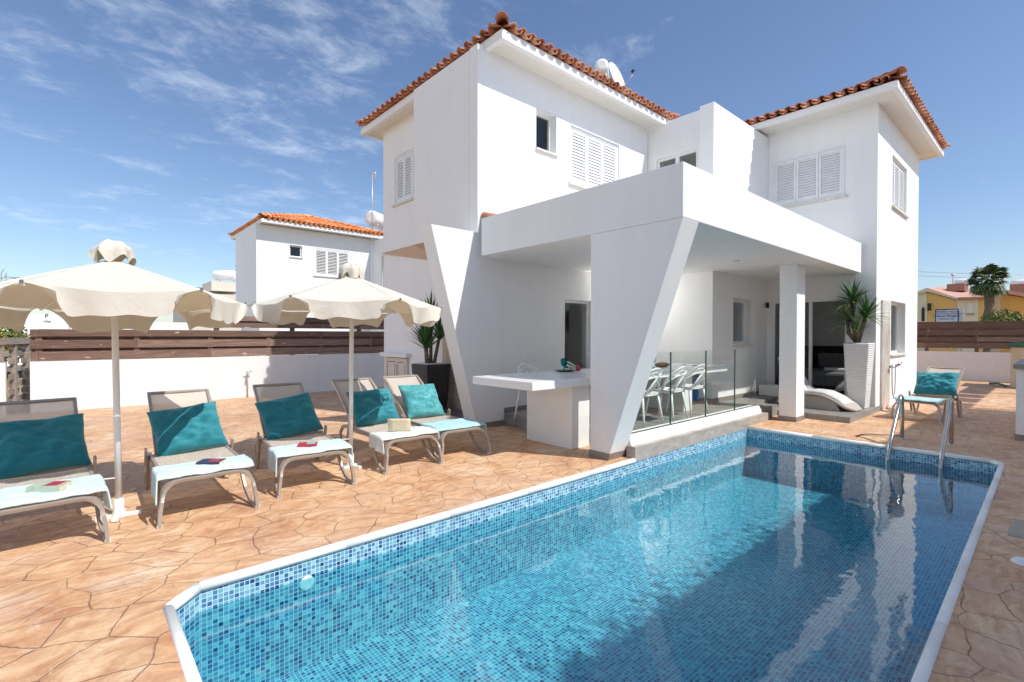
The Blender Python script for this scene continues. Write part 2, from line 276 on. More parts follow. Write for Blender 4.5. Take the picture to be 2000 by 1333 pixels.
    k = NT('marble_greige'); p = k.pos(); n = k.noise(k.map(p, (1, 1, .5)), 3.5, 7, .65, 1.3); k.base(k.ramp(n, [(.35, (.47, .42, .37)), (.5, (.60, .55, .50)), (.68, (.70, .66, .61))]), .25); MAT['marble_greige'] = k.m
    k = NT('open_ground'); p = k.pos(); k.base(k.ramp(k.noise(p, .25, 6, .6), [(.35, (.14, .16, .06)), (.5, (.30, .24, .15)), (.7, (.42, .35, .25))]), .95); k.bump(k.noise(p, 4, 5), .5, .1); MAT['open_ground'] = k.m
mk()

# ------------------------------------------------------------------ mesh builder
class MB:
    def __init__(s): s.v = []; s.f = []; s.mi = []; s.sm = []
    def add(s, vs, fs, mi=0, smooth=False):
        o = len(s.v); s.v += [tuple(v) for v in vs]; s.f += [tuple(i+o for i in f) for f in fs]; s.mi += [mi]*len(fs); s.sm += [smooth]*len(fs); return s
    def box(s, x0, x1, y0, y1, z0, z1, mi=0):
        vs = [(x0,y0,z0),(x1,y0,z0),(x1,y1,z0),(x0,y1,z0),(x0,y0,z1),(x1,y0,z1),(x1,y1,z1),(x0,y1,z1)]
        return s.add(vs, [(0,3,2,1),(4,5,6,7),(0,1,5,4),(1,2,6,5),(2,3,7,6),(3,0,4,7)], mi)
    def hexa(s, b, t, mi=0):   # bottom quad, top quad
        return s.add(list(b)+list(t), [(0,3,2,1),(4,5,6,7),(0,1,5,4),(1,2,6,5),(2,3,7,6),(3,0,4,7)], mi)
    def obox(s, c, ax, ay, az, mi=0):
        c = Vector(c); ax = Vector(ax); ay = Vector(ay); az = Vector(az)
        b = [c-ax-ay-az, c+ax-ay-az, c+ax+ay-az, c-ax+ay-az]; t = [p+az*2 for p in b]
        return s.hexa(b, t, mi)
    def prism(s, poly, d, mi=0):    # 3D planar polygon extruded by vector d
        n = len(poly); d = Vector(d); a = [Vector(p) for p in poly]; b = [p+d for p in a]
        return s.add(a+b, [tuple(range(n))[::-1], tuple(range(n, 2*n))]+[(i, (i+1)%n, n+(i+1)%n, n+i) for i in range(n)], mi)
    def tube(s, pts, r, seg=10, mi=0, cap=True, closed=False):
        pts = [Vector(p) for p in pts]; n = len(pts); rs = r if isinstance(r, (list, tuple)) else [r]*n
        vs = []; up = None
        for i, p in enumerate(pts):
            t = (pts[min(i+1, n-1)]-pts[max(i-1, 0)]).normalized()
            if up is None:
                up = Vector((0, 0, 1)) if abs(t.z) < .9 else Vector((1, 0, 0))
            a = t.cross(up).normalized(); up = a.cross(t).normalized()
            for k in range(seg):
                q = 2*math.pi*k/seg; vs.append(p+(a*math.cos(q)+up*math.sin(q))*rs[i])
        fs = [(i*seg+k, i*seg+(k+1)%seg, (i+1)*seg+(k+1)%seg, (i+1)*seg+k) for i in range(n-1) for k in range(seg)]
        s.add(vs, fs, mi, True)
        if cap:
            o = len(s.v)-len(vs); s.f += [tuple(o+k for k in range(seg))[::-1], tuple(o+(n-1)*seg+k for k in range(seg))]; s.mi += [mi]*2; s.sm += [False]*2
        return s
    def bar(s, pts, side, wd, th, mi=0):   # flat bar: sweep a rectangle; side = constant width direction
        pts = [Vector(p) for p in pts]; side = Vector(side).normalized(); n = len(pts); vs = []
        for i, p in enumerate(pts):
            t = (pts[min(i+1, n-1)]-pts[max(i-1, 0)]).normalized(); u = t.cross(side).normalized()
            for a, b in ((-1,-1),(1,-1),(1,1),(-1,1)): vs.append(p+side*(a*wd/2)+u*(b*th/2))
        fs = [(i*4+k, i*4+(k+1)%4, (i+1)*4+(k+1)%4, (i+1)*4+k) for i in range(n-1) for k in range(4)]+[(3,2,1,0), ((n-1)*4, (n-1)*4+1, (n-1)*4+2, (n-1)*4+3)]
        return s.add(vs, fs, mi)
    def lathe(s, prof, c=(0,0,0), seg=20, mi=0, smooth=True):
        vs = []; n = len(prof)
        for r, z in prof:
            for k in range(seg):
                q = 2*math.pi*k/seg; vs.append((c[0]+r*math.cos(q), c[1]+r*math.sin(q), c[2]+z))
        fs = [(i*seg+k, i*seg+(k+1)%seg, (i+1)*seg+(k+1)%seg, (i+1)*seg+k) for i in range(n-1) for k in range(seg)]
        return s.add(vs, fs, mi, smooth)
    def grid(s, fn, nu, nv, mi=0, smooth=True, thick=0, flip=False):
        P = [[Vector(fn(i/nu, j/nv)) for i in range(nu+1)] for j in range(nv+1)]
        vs = [p for row in P for p in row]; W = nu+1
        fs = [(j*W+i, j*W+i+1, (j+1)*W+i+1, (j+1)*W+i) for j in range(nv) for i in range(nu)]
        if thick:
            off = []
            for j in range(nv+1):
                for i in range(nu+1):
                    a = P[j][min(i+1, nu)]-P[j][max(i-1, 0)]; b = P[min(j+1, nv)][i]-P[max(j-1, 0)][i]; n = a.cross(b)
                    n = n.normalized() if n.length > 1e-9 else Vector((0, 0, 1)); off.append(P[j][i]-n*thick)
            o = len(vs); vs += off; fs += [tuple(o+k for k in f[::-1]) for f in fs]
            bd = [j*W for j in range(nv+1)]
            ring = [i for i in range(W)]+[j*W+nu for j in range(1, nv+1)]+[nv*W+i for i in range(nu-1, -1, -1)]+[j*W for j in range(nv-1, 0, -1)]
            for a, b in zip(ring, ring[1:]+ring[:1]): fs.append((b, a, o+a, o+b))
        return s.add(vs, fs, mi, smooth)
WM_ = {}
def wmat(o): return WM_.get(o.name, Matrix())
def build(name, mb, mats, parent=None, local=False, label=None, bevel=0, recalc=True, loc=None):
    me = bpy.data.meshes.new(name); inv = wmat(parent).inverted() if (parent and not local) else Matrix()
    vs = [inv @ Vector(v) for v in mb.v]
    if loc is not None and parent is None: vs = [v-Vector(loc) for v in vs]
    me.from_pydata(vs, [], mb.f)
    for m_ in (mats if isinstance(mats, (list, tuple)) else [mats]): me.materials.append(MAT[m_])
    for p, i, s_ in zip(me.polygons, mb.mi, mb.sm): p.material_index = i; p.use_smooth = s_
    if recalc:
        b = bmesh.new(); b.from_mesh(me); bmesh.ops.remove_doubles(b, verts=b.verts, dist=1e-5); bmesh.ops.recalc_face_normals(b, faces=b.faces); b.to_mesh(me); b.free()
    o = bpy.data.objects.new(name, me); COL.objects.link(o)
    if parent: o.parent = parent
    if loc is not None and parent is None: o.location = loc
    WM_[o.name] = wmat(parent) if parent else (Matrix.Translation(loc) if loc is not None else Matrix())
    if label: o['label'] = label
    if bevel:
        md = o.modifiers.new('bevel', 'BEVEL'); md.width = bevel; md.segments = 2; md.limit_method = 'ANGLE'; md.angle_limit = math.radians(40)
    return o
def thing(name, label, cat, loc=(0,0,0), rz=0, group=None, rot=None):
    o = bpy.data.objects.new(name, None); o.empty_display_size = .1; COL.objects.link(o); o.location = loc
    o.rotation_euler = rot if rot else (0, 0, rz)
    o['label'] = label; o['category'] = cat
    if group: o['group'] = group
    WM_[o.name] = Matrix.Translation(loc) @ o.rotation_euler.to_matrix().to_4x4(); return o
def tag(o, label, cat, group=None):
    o['label'] = label; o['category'] = cat
    if group: o['group'] = group
    return o
def struct(name, mb, mats, kind='structure', **k):
    o = build(name, mb, mats, **k); o['kind'] = kind; return o
def copy_tree(o, parent=None):
    c = o.copy(); COL.objects.link(c)
    if parent: c.parent = parent
    WM_[c.name] = wmat(o)
    for ch in list(o.children): copy_tree(ch, c)
    return c
YF = lambda pos: (lambda u, d, z: (u, pos-d, z))     # face looking to -Y, d = outward
XF = lambda pos: (lambda u, d, z: (pos-d, u, z))     # face looking to -X
def pbox(mb, F, u0, u1, d0, d1, z0, z1, mi=0):
    b = [F(u0,d0,z0),F(u1,d0,z0),F(u1,d1,z0),F(u0,d1,z0)]; t = [F(u0,d0,z1),F(u1,d0,z1),F(u1,d1,z1),F(u0,d1,z1)]
    mb.hexa(b, t, mi)
def wall(mb, F, th, u0, u1, z0, z1, holes=(), mi=0):
    us = sorted({u0, u1, *[h[0] for h in holes], *[h[1] for h in holes]}); zs = sorted({z0, z1, *[h[2] for h in holes], *[h[3] for h in holes]})
    us = [u for u in us if u0 <= u <= u1]; zs = [z for z in zs if z0 <= z <= z1]
    def solid(i, j):
        if not (0 <= i < len(us)-1 and 0 <= j < len(zs)-1): return False
        cu = (us[i]+us[i+1])/2; cz = (zs[j]+zs[j+1])/2
        return not any(h[0] < cu < h[1] and h[2] < cz < h[3] for h in holes)
    q = lambda *p: mb.add(p, [(0,1,2,3)], mi)
    for i in range(len(us)-1):
        for j in range(len(zs)-1):
            if not solid(i, j): continue
            a, b, c, d = us[i], us[i+1], zs[j], zs[j+1]
            q(F(a,0,c),F(b,0,c),F(b,0,d),F(a,0,d)); q(F(a,-th,c),F(a,-th,d),F(b,-th,d),F(b,-th,c))
            if not solid(i-1, j): q(F(a,0,c),F(a,0,d),F(a,-th,d),F(a,-th,c))
            if not solid(i+1, j): q(F(b,0,c),F(b,-th,c),F(b,-th,d),F(b,0,d))
            if not solid(i, j-1): q(F(a,0,c),F(a,-th,c),F(b,-th,c),F(b,0,c))
            if not solid(i, j+1): q(F(a,0,d),F(b,0,d),F(b,-th,d),F(a,-th,d))
def weld(mb):
    return mb
# ------------------------------------------------------------------ SETTING
# ground and deck, with the pool cut out; the deck sits on the ground sheet
PX0, PX1, PY0, PY1 = 0.395, 8.25, 0.465, 3.425      # inner pool
CH = 0.16
inner = [(PX0+CH, PY1), (PX0, PY1-CH), (PX0, PY0+.02), (PX0+.1, PY0-.075), (PX1-.12, PY0), (PX1, PY0+.1), (PX1, PY1)]
def ring_off(poly, d):
    n = len(poly); out = []
    cxp = sum(p[0] for p in poly)/n; cyp = sum(p[1] for p in poly)/n
    for i in range(n):
        p0 = Vector(poly[i-1]); p1 = Vector(poly[i]); p2 = Vector(poly[(i+1)%n])
        e1 = (p1-p0).normalized(); e2 = (p2-p1).normalized(); n1 = Vector((e1.y, -e1.x)); n2 = Vector((e2.y, -e2.x))
        if n1.dot(p1-Vector((cxp, cyp))) < 0: n1 = -n1
        if n2.dot(p1-Vector((cxp, cyp))) < 0: n2 = -n2
        b = (n1+n2).normalized(); out.append(p1+b*(d/max(.3, b.dot(n1))))
    return out
def flat_with_hole(outer, hole, z):
    b = bmesh.new(); vo = [b.verts.new((x, y, z)) for x, y in outer]; vh = [b.verts.new((x, y, z)) for x, y in hole]
    es = [b.edges.new((vo[i], vo[(i+1)%len(vo)])) for i in range(len(vo))]+[b.edges.new((vh[i], vh[(i+1)%len(vh)])) for i in range(len(vh))]
    bmesh.ops.triangle_fill(b, use_beauty=True, use_dissolve=False, edges=es)
    mb = MB(); idx = {v: i for i, v in enumerate(b.verts)}; mb.add([v.co[:] for v in b.verts], [tuple(idx[v] for v in f.verts) for f in b.faces]); b.free(); return mb
hole = ring_off(inner, .03)
hole2 = [(x, min(y, 3.455)) for x, y in hole]
struct('deck', flat_with_hole([(-7, -9), (23, -9), (23, 13.1), (-7, 13.1)], hole2, 0.0), 'deck')
g = MB()
for x0, x1, y0, y1 in ((-900, -7, -900, 900), (23, 900, -900, 900), (-7, 23, 13.1, 900), (-7, 23, -900, -9)): g.add([(x0,y0,-.03),(x1,y0,-.03),(x1,y1,-.03),(x0,y1,-.03)], [(0,1,2,3)])
struct('ground', g, 'open_ground')
# pool basin
PZ = -.78
bm = MB(); n = len(inner)
bm.add([(x, y, PZ) for x, y in inner], [tuple(range(n))], 0)
for i in range(n):
    (x0, y0), (x1, y1) = inner[i], inner[(i+1)%n]
    bm.add([(x0,y0,PZ),(x1,y1,PZ),(x1,y1,-.03),(x0,y0,-.03)], [(0,1,2,3)], 1 if abs(x1-x0) >= abs(y1-y0) else 2)
struct('pool_basin', bm, ['mosaic_floor', 'mosaic_side', 'mosaic_end'], recalc=False)
bm = MB(); bm.add([(x, y, -.165) for x, y in inner], [tuple(range(n))])
struct('pool_water', bm, 'water', recalc=False)
# coping: lengths of rounded stone with thin joints
def coping_run(a, b, seg_len=.5):
    a = Vector((*a, 0)); b = Vector((*b, 0)); L = (b-a).length; t = (b-a)/L; nrm = Vector((t.y, -t.x, 0))
    c = Vector((4.3, 1.9, 0))
    if nrm.dot(a-c) < 0: nrm = -nrm
    k = max(1, round(L/seg_len)); mb = MB()
    prof = [(-.010,-.042),(-.016,-.022),(-.010,-.002),(.002,.009),(.028,.011),(.040,.005),(.044,-.02)]
    for i in range(k):
        p0 = a+t*(L*i/k+ (.0025 if i else 0)); p1 = a+t*(L*(i+1)/k-(.0025 if i < k-1 else 0)); nn = len(prof)
        vs = [p0+nrm*q+Vector((0,0,z)) for q, z in prof]+[p1+nrm*q+Vector((0,0,z)) for q, z in prof]
        mb.add(vs, [(j, j+1, nn+j+1, nn+j) for j in range(nn-1)]+[(nn-1, 0, nn, 2*nn-1)], 0, True); mb.add(vs, [tuple(range(nn)), tuple(range(nn, 2*nn))[::-1]])
    return mb
cp = MB()
i2 = [Vector((*p, 0)) for p in inner]
runs = [(inner[0], (5.06, PY1))]+[(inner[i], inner[i+1]) for i in range(0, 6)]
allm = MB()
for a, b in runs:
    r_ = coping_run(a, b, .98); allm.add(r_.v, [f for f in r_.f], 0, True)
struct('pool_coping', allm, 'coping')

# boundary walls
def boundary(name, x0, x1, y0, y1, h, label, cat='wall', m_='wall_paint'):
    return tag(build(name, MB().box(x0, x1, y0, y1, 0, h), m_, loc=((x0+x1)/2, (y0+y1)/2, 0)), label, cat)
boundary('boundary_wall', -.62, 6.9, 13.0, 13.2, .98, 'low white rendered wall behind the umbrellas under a brown timber fence')
boundary('boundary_wall', 22.5, 22.7, -1.5, 9, .96, 'low white rendered wall at the right end of the deck under dark boards')
def board_fence(name, F, u0, u1, base, boards, posts, label, mat='dark_timber', over=None):
    c = F((u0+u1)/2, 0, base)
    t = thing(name, label, 'fence', c)
    bmx = MB()
    for i, (z0, z1) in enumerate(boards):
        cuts = [u0]+[p for p in posts if u0 < p < u1][i%2::2]+[u1]
        for a, b in zip(cuts, cuts[1:]):
            j = random.uniform(-.006, .006); pbox(bmx, F, a+.002, b-.002, 0.0, .03, z0+j, z1+j)
    build('board', bmx, mat, t)
    bk_ = MB()
    for (za, zb), (zc, zd) in zip(boards, boards[1:]): pbox(bk_, F, u0+.01, u1-.01, -.11, -.082, zb-.02, zc+.02)
    build('rear_board', bk_, mat, t)
    for p in posts:
        q = MB(); pbox(q, F, p-.05, p+.05, -.08, -.002, base, boards[-1][1]-.01); build('post', q, mat, t)
    return t
bz = [(.99, 1.17), (1.225, 1.39), (1.46, 1.60)]
F13 = YF(13.0-.0)
board_fence('timber_fence', YF(13.05), -.62, 6.9, .98, bz, [-.5, 1.0, 2.35, 3.6, 4.9, 6.3], 'brown weathered three board timber fence on top of the left boundary wall')
board_fence('timber_fence', YF(13.16), 2.45, 6.9, .98, [(1.66, 1.78), (1.83, 1.95)], [2.5, 4.2, 6.0], 'taller dark timber boards rising behind the umbrella near the house')
board_fence('timber_fence', XF(22.62), -1.5, 9, .96, [(1.08, 1.27), (1.30, 1.46), (1.53, 1.70), (1.76, 1.99)], [-.6, 1.9, 3.2, 5.5], 'dark brown slatted timber fence above the right hand wall before the yellow house')
# trellis gate fence at far left, running away from the wall corner
t = thing('lattice_fence', 'weathered grey woven slat fence at the far left edge of the deck', 'fence', (-.72, 12.6, 0))
p0 = onplane(52, 800, 2, 0); p1 = onplane(-60, 830, 2, 0)
dv = (p1-p0).normalized(); nv = Vector((dv.y, -dv.x, 0))
Lf = (p1-p0).length
lat = MB(); 
for i in range(9):
    z = .12+i*.145
    for k_ in range(8):
        a = p0+dv*(Lf*k_/8); b = p0+dv*(Lf*(k_+1)/8); s_ = .02 if (k_+i)%2 else -.02
        lat.obox((a+b)/2+nv*s_+Vector((0,0,z)), (b-a)*.5, nv*.008, Vector((0,0,.05)))
build('slat', lat, 'grey_timber', t)
for k_ in range(0, 9, 2):
    build('post', MB().obox(p0+dv*(Lf*k_/8)+Vector((0,0,.70)), dv*.03, nv*.045, Vector((0,0,.70))), 'grey_timber', t)
q = MB().obox(p0+dv*(Lf/2)+Vector((0,0,1.37)), dv*(Lf/2), nv*.06, Vector((0,0,.06))); build('top_rail', q, 'grey_timber', t)
pe = onplane(-6, 815, 2, 0)
tag(build('gate_post', MB().box(pe.x-.12, pe.x+.12, pe.y-.1, pe.y+.1, 0, .98), 'wall_paint', loc=(pe.x, pe.y, 0)), 'short white rendered gate pillar at the far left edge in front of the lattice', 'pillar')
# garden tap on the left wall
t = thing('garden_tap', 'small metal garden tap on a thin upright pipe against the left wall', 'tap', (3.12, 12.95, 0))
build('pipe', MB().tube([(3.10,12.96,.0),(3.10,12.96,.62)], .012, 8), 'antenna_metal', t)
q = MB().tube([(3.10,12.96,.55),(3.10,12.86,.55),(3.10,12.84,.50)], .018, 8); q.tube([(3.04,12.9,.62),(3.17,12.9,.62)], .014, 6); q.tube([(3.10,12.9,.55),(3.10,12.9,.62)], .012, 6)
build('spout', q, 'antenna_metal', t)

# ------------------------------------------------------------------ roof tiles
def half_tube(mb, a, b, side, up, r, th=.012, seg=7, inv=False, r2=None):
    a = Vector(a); b = Vector(b); r2 = r2 or r; vs = []
    for p, rr in ((a, r), (b, r2)):
        for R_ in (rr, rr-th):
            for k in range(seg+1):
                q = math.pi*k/seg; vs.append(p+side*(R_*math.cos(q))+up*(R_*math.sin(q)*(-1 if inv else 1)))
    W = seg+1; fs = []
    for k in range(seg):
        fs += [(k, k+1, 2*W+k+1, 2*W+k), (W+k+1, W+k, 3*W+k, 3*W+k+1), (k+1, k, W+k, W+k+1), (2*W+k, 2*W+k+1, 3*W+k+1, 3*W+k)]
    fs += [(0, 2*W, 3*W, W), (seg, W+seg, 3*W+seg, 2*W+seg)]
    mb.add(vs, fs, 0, True)
def tile_roof(x0, x1, y0, y1, z, pitch, parent, mat, sides='WSEN', pw=.205, wallmat='stucco'):
    """hip roof over the rectangle; z = height of the eave edge (underside of tiles)"""
    tp = math.tan(pitch); D = min(x1-x0, y1-y0)/2; mb = MB(); cl = 1/math.cos(pitch)
    specs = {'S': ((x0,y0), (1,0), (0,1), x1-x0), 'N': ((x1,y1), (-1,0), (0,-1), x1-x0), 'W': ((x0,y1), (0,-1), (1,0), y1-y0), 'E': ((x1,y0), (0,1), (-1,0), y1-y0)}
    for sname in sides:
        o, t2, i2_, Lw = specs[sname]; nn = round(Lw/pw); p = Lw/nn
        T = Vector((*t2, 0)); I = Vector((*i2_, tp)).normalized(); U = T.cross(I); U = U if U.z > 0 else -U; O = Vector((*o, z))
        for k in range(nn+1):
            for cap in (0, 1):
                u = (k+(.5 if cap == 0 else 0))*p
                if cap == 0 and k == nn: continue
                lim = min(u, Lw-u, D)*cl
                if lim < .12: continue
                s_ = -.035
                while s_ < lim:
                    e = min(s_+.42, lim+.02)
                    a = O+T*u+I*s_; b = O+T*u+I*e; j = Vector((random.uniform(-.004,.004),)*3)
                    if cap: half_tube(mb, a+U*(.058+.010)+j, b+U*.058+j, T, U, .066, r2=.060)
                    else: half_tube(mb, a+U*.078+j, b+U*.068+j, T, U, .074, inv=True, r2=.068)
                    s_ += .36
    # hip ridge tiles
    cs = [((x0,y0),(1,1)), ((x1,y0),(-1,1)), ((x1,y1),(-1,-1)), ((x0,y1),(1,-1))]
    ends = []
    for (cx_, cy_), d in cs:
        Dv = Vector((d[0], d[1], tp)).normalized(); Ls = D*math.sqrt(2+tp*tp); sd = Dv.cross(Vector((0,0,1))).normalized(); up = sd.cross(Dv); up = up if up.z > 0 else -up
        s_ = -.03; O = Vector((cx_, cy_, z+.075))
        while s_ < Ls:
            half_tube(mb, O+Dv*s_+up*.03, O+Dv*min(s_+.40, Ls)+up*.012, sd, up, .102, .014, 9, r2=.092); s_ += .36
    # ridge line
    if (x1-x0) > (y1-y0): ra, rb = Vector((x0+D,(y0+y1)/2,z+D*tp+.09)), Vector((x1-D,(y0+y1)/2,z+D*tp+.09))
    else: ra, rb = Vector(((x0+x1)/2,y0+D,z+D*tp+.09)), Vector(((x0+x1)/2,y1-D,z+D*tp+.09))
    if (rb-ra).length > .1:
        dr = (rb-ra).normalized(); half_tube(mb, ra-dr*.1, rb+dr*.1, dr.cross(Vector((0,0,1))), Vector((0,0,1)), .11, .015, 9)
    rf = build('roof', mb, mat, parent, recalc=False)
    # solid roof deck under the tiles
    dk = MB(); e = .03
    b4 = [(x0+e,y0+e,z+.005),(x1-e,y0+e,z+.005),(x1-e,y1-e,z+.005),(x0+e,y1-e,z+.005)]
    dk.add(b4+[tuple(ra-Vector((0,0,.10))), tuple(rb-Vector((0,0,.10)))], [(3,2,1,0)]+([(0,1,5,4),(2,3,4,5),(1,2,5),(3,0,4)] if (x1-x0) > (y1-y0) else [(0,1,4),(1,2,5,4),(2,3,5),(3,0,4,5)]))
    build('roof_deck', dk, 'beige_block', rf)
    return rf
def shutters(parent, F, u0, u1, z0, z1, leaves=3, mat='shutter_white', d=.0, sill=True, open_=False):
    fr = MB(); fw = .045
    for a, b, c, e in ((u0,u1,z1-fw,z1),(u0,u1,z0,z0+fw),(u0,u0+fw,z0+fw,z1-fw),(u1-fw,u1,z0+fw,z1-fw)): pbox(fr, F, a, b, d-.07, d+.012, c, e)
    o = build('window', fr, mat, parent)
    W = (u1-u0-2*fw)/leaves
    for i in range(leaves):
        a = u0+fw+i*W; b = a+W; lf = MB(); st = .05
        pbox(lf, F, a+.003, a+st, d-.035, d+.004, z0+fw+.004, z1-fw-.004); pbox(lf, F, b-st, b-.003, d-.035, d+.004, z0+fw+.004, z1-fw-.004)
        pbox(lf, F, a+st, b-st, d-.035, d+.004, z0+fw+.004, z0+fw+.06); pbox(lf, F, a+st, b-st, d-.035, d+.004, z1-fw-.06, z1-fw-.004)
        zz0 = z0+fw+.06; zz1 = z1-fw-.06; ns = 15; h = (zz1-zz0)/ns
        for k in range(ns):
            za = zz0+k*h; q1, q2, q3 = (.030, .70, .35) if open_ else (.018, .90, .04); A = F(a+st+.007, d-q1, za+h*q2); B = F(b-st-.001, d-q1, za+h*q2); C_ = F(b-st-.001, d-.004, za+h*q3); D_ = F(a+st+.007, d-.004, za+h*q3)
            up = Vector((0,0,.007)); lf.hexa([A,B,C_,D_], [Vector(A)+up, Vector(B)+up, Vector(C_)+up, Vector(D_)+up])
        build('shutter_leaf', lf, mat, o)
    bk = MB(); pbox(bk, F, u0+.01, u1-.01, d-.12, d-.075, z0+.01, z1-.01); build('window_back', bk, 'dark_interior', o)
    if sill: sl = MB(); pbox(sl, F, u0-.05, u1+.05, -.05, .05, z0-.045, z0-.002); build('sill', sl, 'sill_stone', o)
    return o
def glazed(parent, F, u0, u1, z0, z1, depth, nleaf=1, name='window', fw=.055, sill=True, frame='white_metal', dark=True):
    fr = MB(); d = -depth
    def fbox(a, b, c, e): pbox(fr, F, a, b, d-.03, d+.03, c, e)
    fbox(u0,u1,z1-fw,z1); fbox(u0,u1,z0,z0+fw); fbox(u0,u0+fw,z0+fw,z1-fw); fbox(u1-fw,u1,z0+fw,z1-fw)
    W = (u1-u0)/nleaf
    for i in range(1, nleaf): fbox(u0+i*W-fw*.8, u0+i*W+fw*.8, z0+fw, z1-fw)
    o = build(name, fr, frame, parent)
    gl = MB(); pbox(gl, F, u0+fw-.005, u1-fw+.005, d-.006, d+.0, z0+fw-.005, z1-fw+.005); build('pane', gl, 'window_glass', o)
    if sill: sl = MB(); pbox(sl, F, u0-.02, u1+.02, d+.031, .045, z0-.035, z0-.002); build('sill', sl, 'sill_stone', o)
    return o
# ------------------------------------------------------------------ THE VILLA
V = thing('villa', 'large white two storey villa with terracotta roofs and a deep white canopy beside the pool', 'house', (7.5, 6.0, 0))
T = .22
# left block
mb = MB()
sm = (6.10, 6.62, 4.80, 5.52); sh = (7.00, 8.54, 4.38, 5.47)
wall(mb, YF(6.2), T, 4.8, 9.59, 3.1, 6.12, [sm, sh])
door = (6.86, 7.62, .2, 2.17)
wall(mb, YF(6.2), T, 5.315, 9.13, .0, 3.10, [door])
# left side face: pilaster slab then recessed wall with window
pbox(mb, XF(4.8), 6.425, 8.16, -.52, 0, 3.2, 6.10)
lw = (8.66, 9.74, 4.33, 5.36)
wall(mb, XF(5.25), T, 8.162, 10.26, 3.48, 6.12, [lw])
pbox(mb, XF(5.20), 8.162, 10.26, -.27, 0, 3.34, 3.478)
mb.box(5.475, 9.59, 10.04, 10.26, 0, 6.12)                      # rear wall
mb.box(9.37, 9.59, 6.425, 10.035, 0, 6.12)                    # right wall of left block
mb.box(5.33, 9.37, 6.43, 10.03, 3.22, 3.34)                   # upper floor
build('main_wall', mb, 'stucco', V)
# entrance porch under the overhang: oblique wall, sloping soffit, stone clad wall
mb = MB(); a, b = Vector((5.26, 10.255, 0)), Vector((5.3, 7.95, 0))
mb.hexa([a, b, b+Vector((.25,.05,0)), a+Vector((.25,.05,0))], [a+Vector((0,0,3.335)), b+Vector((0,0,2.90)), b+Vector((.25,.05,2.90)), a+Vector((.25,.05,3.335))])
build('porch_wall', mb, 'stucco', V)
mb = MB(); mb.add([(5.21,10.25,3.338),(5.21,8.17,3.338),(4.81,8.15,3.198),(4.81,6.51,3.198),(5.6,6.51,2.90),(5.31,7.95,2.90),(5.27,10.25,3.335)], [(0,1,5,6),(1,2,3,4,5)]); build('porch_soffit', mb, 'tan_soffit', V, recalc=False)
build('stone_wall', MB().box(5.3, 5.5, 6.51, 7.948, 0, 2.895), 'stone_cladding', V)
# projecting triangular fin
mb = MB().prism([(4.79,6.19,0.0),(5.31,6.19,0.0),(5.31,6.19,3.13),(3.93,6.19,3.13)], (0,.31,0)); build('side_fin', mb, 'stucco', V, bevel=.006)
# meter box on the porch wall
c0 = onplane(753, 690, 0, 4.86); c1 = onplane(801, 694, 0, 5.0)
def porchpt(px, py):
    r = ray(px, py); o = Vector((0,0,CAMH)); nrm = (b-a).cross(Vector((0,0,1))); tt = (a-o).dot(nrm)/r.dot(nrm); return o+r*tt
nrm = (b-a).cross(Vector((0,0,1))).normalized(); nrm = nrm if nrm.x < 0 else -nrm
q = [porchpt(756, 698), porchpt(799, 701), porchpt(799, 756), porchpt(756, 752)]
mbx = build('meter_box', MB().prism([p+nrm*.001 for p in q], nrm*.06), 'beige_block', V)
q2 = [porchpt(752, 688), porchpt(803, 692), porchpt(803, 699), porchpt(752, 695.5)]; build('box_hood', MB().prism([p+nrm*.001 for p in q2], nrm*.13), 'white_metal', mbx)
ln = MB()
for x0, y0, x1, y1 in ((762,706,762,748),(762,706,776,707),(776,707,776,750),(782,708,782,752),(782,708,793,709),(759,716,762,716),(779,712,780,740),(796,712,796,745)):
    A = porchpt(x0, y0)+nrm*.061; B = porchpt(x1, y1)+nrm*.061; ln.tube([A, B], .006, 4)
build('cut_lines', ln, 'marker_black', mbx)
# canopy (pergola slab)
mb = MB().box(4.76, 11.6, 2.65, 6.05, 2.74, 3.32); mb.box(5.0, 9.12, 6.052, 6.198, 2.745, 3.0)
mb.box(11.602, 11.748, 2.75, 4.45, 2.745, 3.0); can = build('canopy', mb, 'stucco', V, bevel=.006)
tl = MB()
for k_ in range(22):
    x = 4.93+k_*.2
    half_tube(tl, (x,5.88,3.31),(x,6.19,3.40), Vector((1,0,0)), Vector((0,-.26,1)).normalized(), .075); half_tube(tl, (x+.1,5.88,3.34),(x+.1,6.19,3.43), Vector((1,0,0)), Vector((0,-.26,1)).normalized(), .07, inv=True)
build('tile_strip', tl, 'terracotta', V, recalc=False)
dl = MB()
for x, y in ((6.4,5.0),(8.2,5.0),(6.4,3.6),(8.2,3.6),(10.3,3.7),(10.3,3.0),(11.0,3.5)):
    dl2 = MB().lathe([(.0,-.012),(.05,-.012),(.055,-.004),(.055,0)], (x,y,2.739), 16); build('downlight', dl2, 'vent_white', can)
k_ = NT('lamp_glow'); em = k_.node('ShaderNodeEmission'); em.inputs[0].default_value = (1, .98, .95, 1); em.inputs[1].default_value = 95; k_.l.new(em.outputs[0], k_.out.inputs[0]); MAT['lamp_glow'] = k_.m
lamp = thing('wall_light', 'lit white tube light on the terrace wall behind the slanting column', 'light', (8.35, 6.15, 2.35))
build('lamp_body', MB().box(7.8, 8.9, 6.165, 6.195, 2.33, 2.40), 'white_metal', lamp); build('tube', MB().tube([(7.83,6.135,2.365),(8.87,6.135,2.365)], .016, 10), 'lamp_glow', lamp)
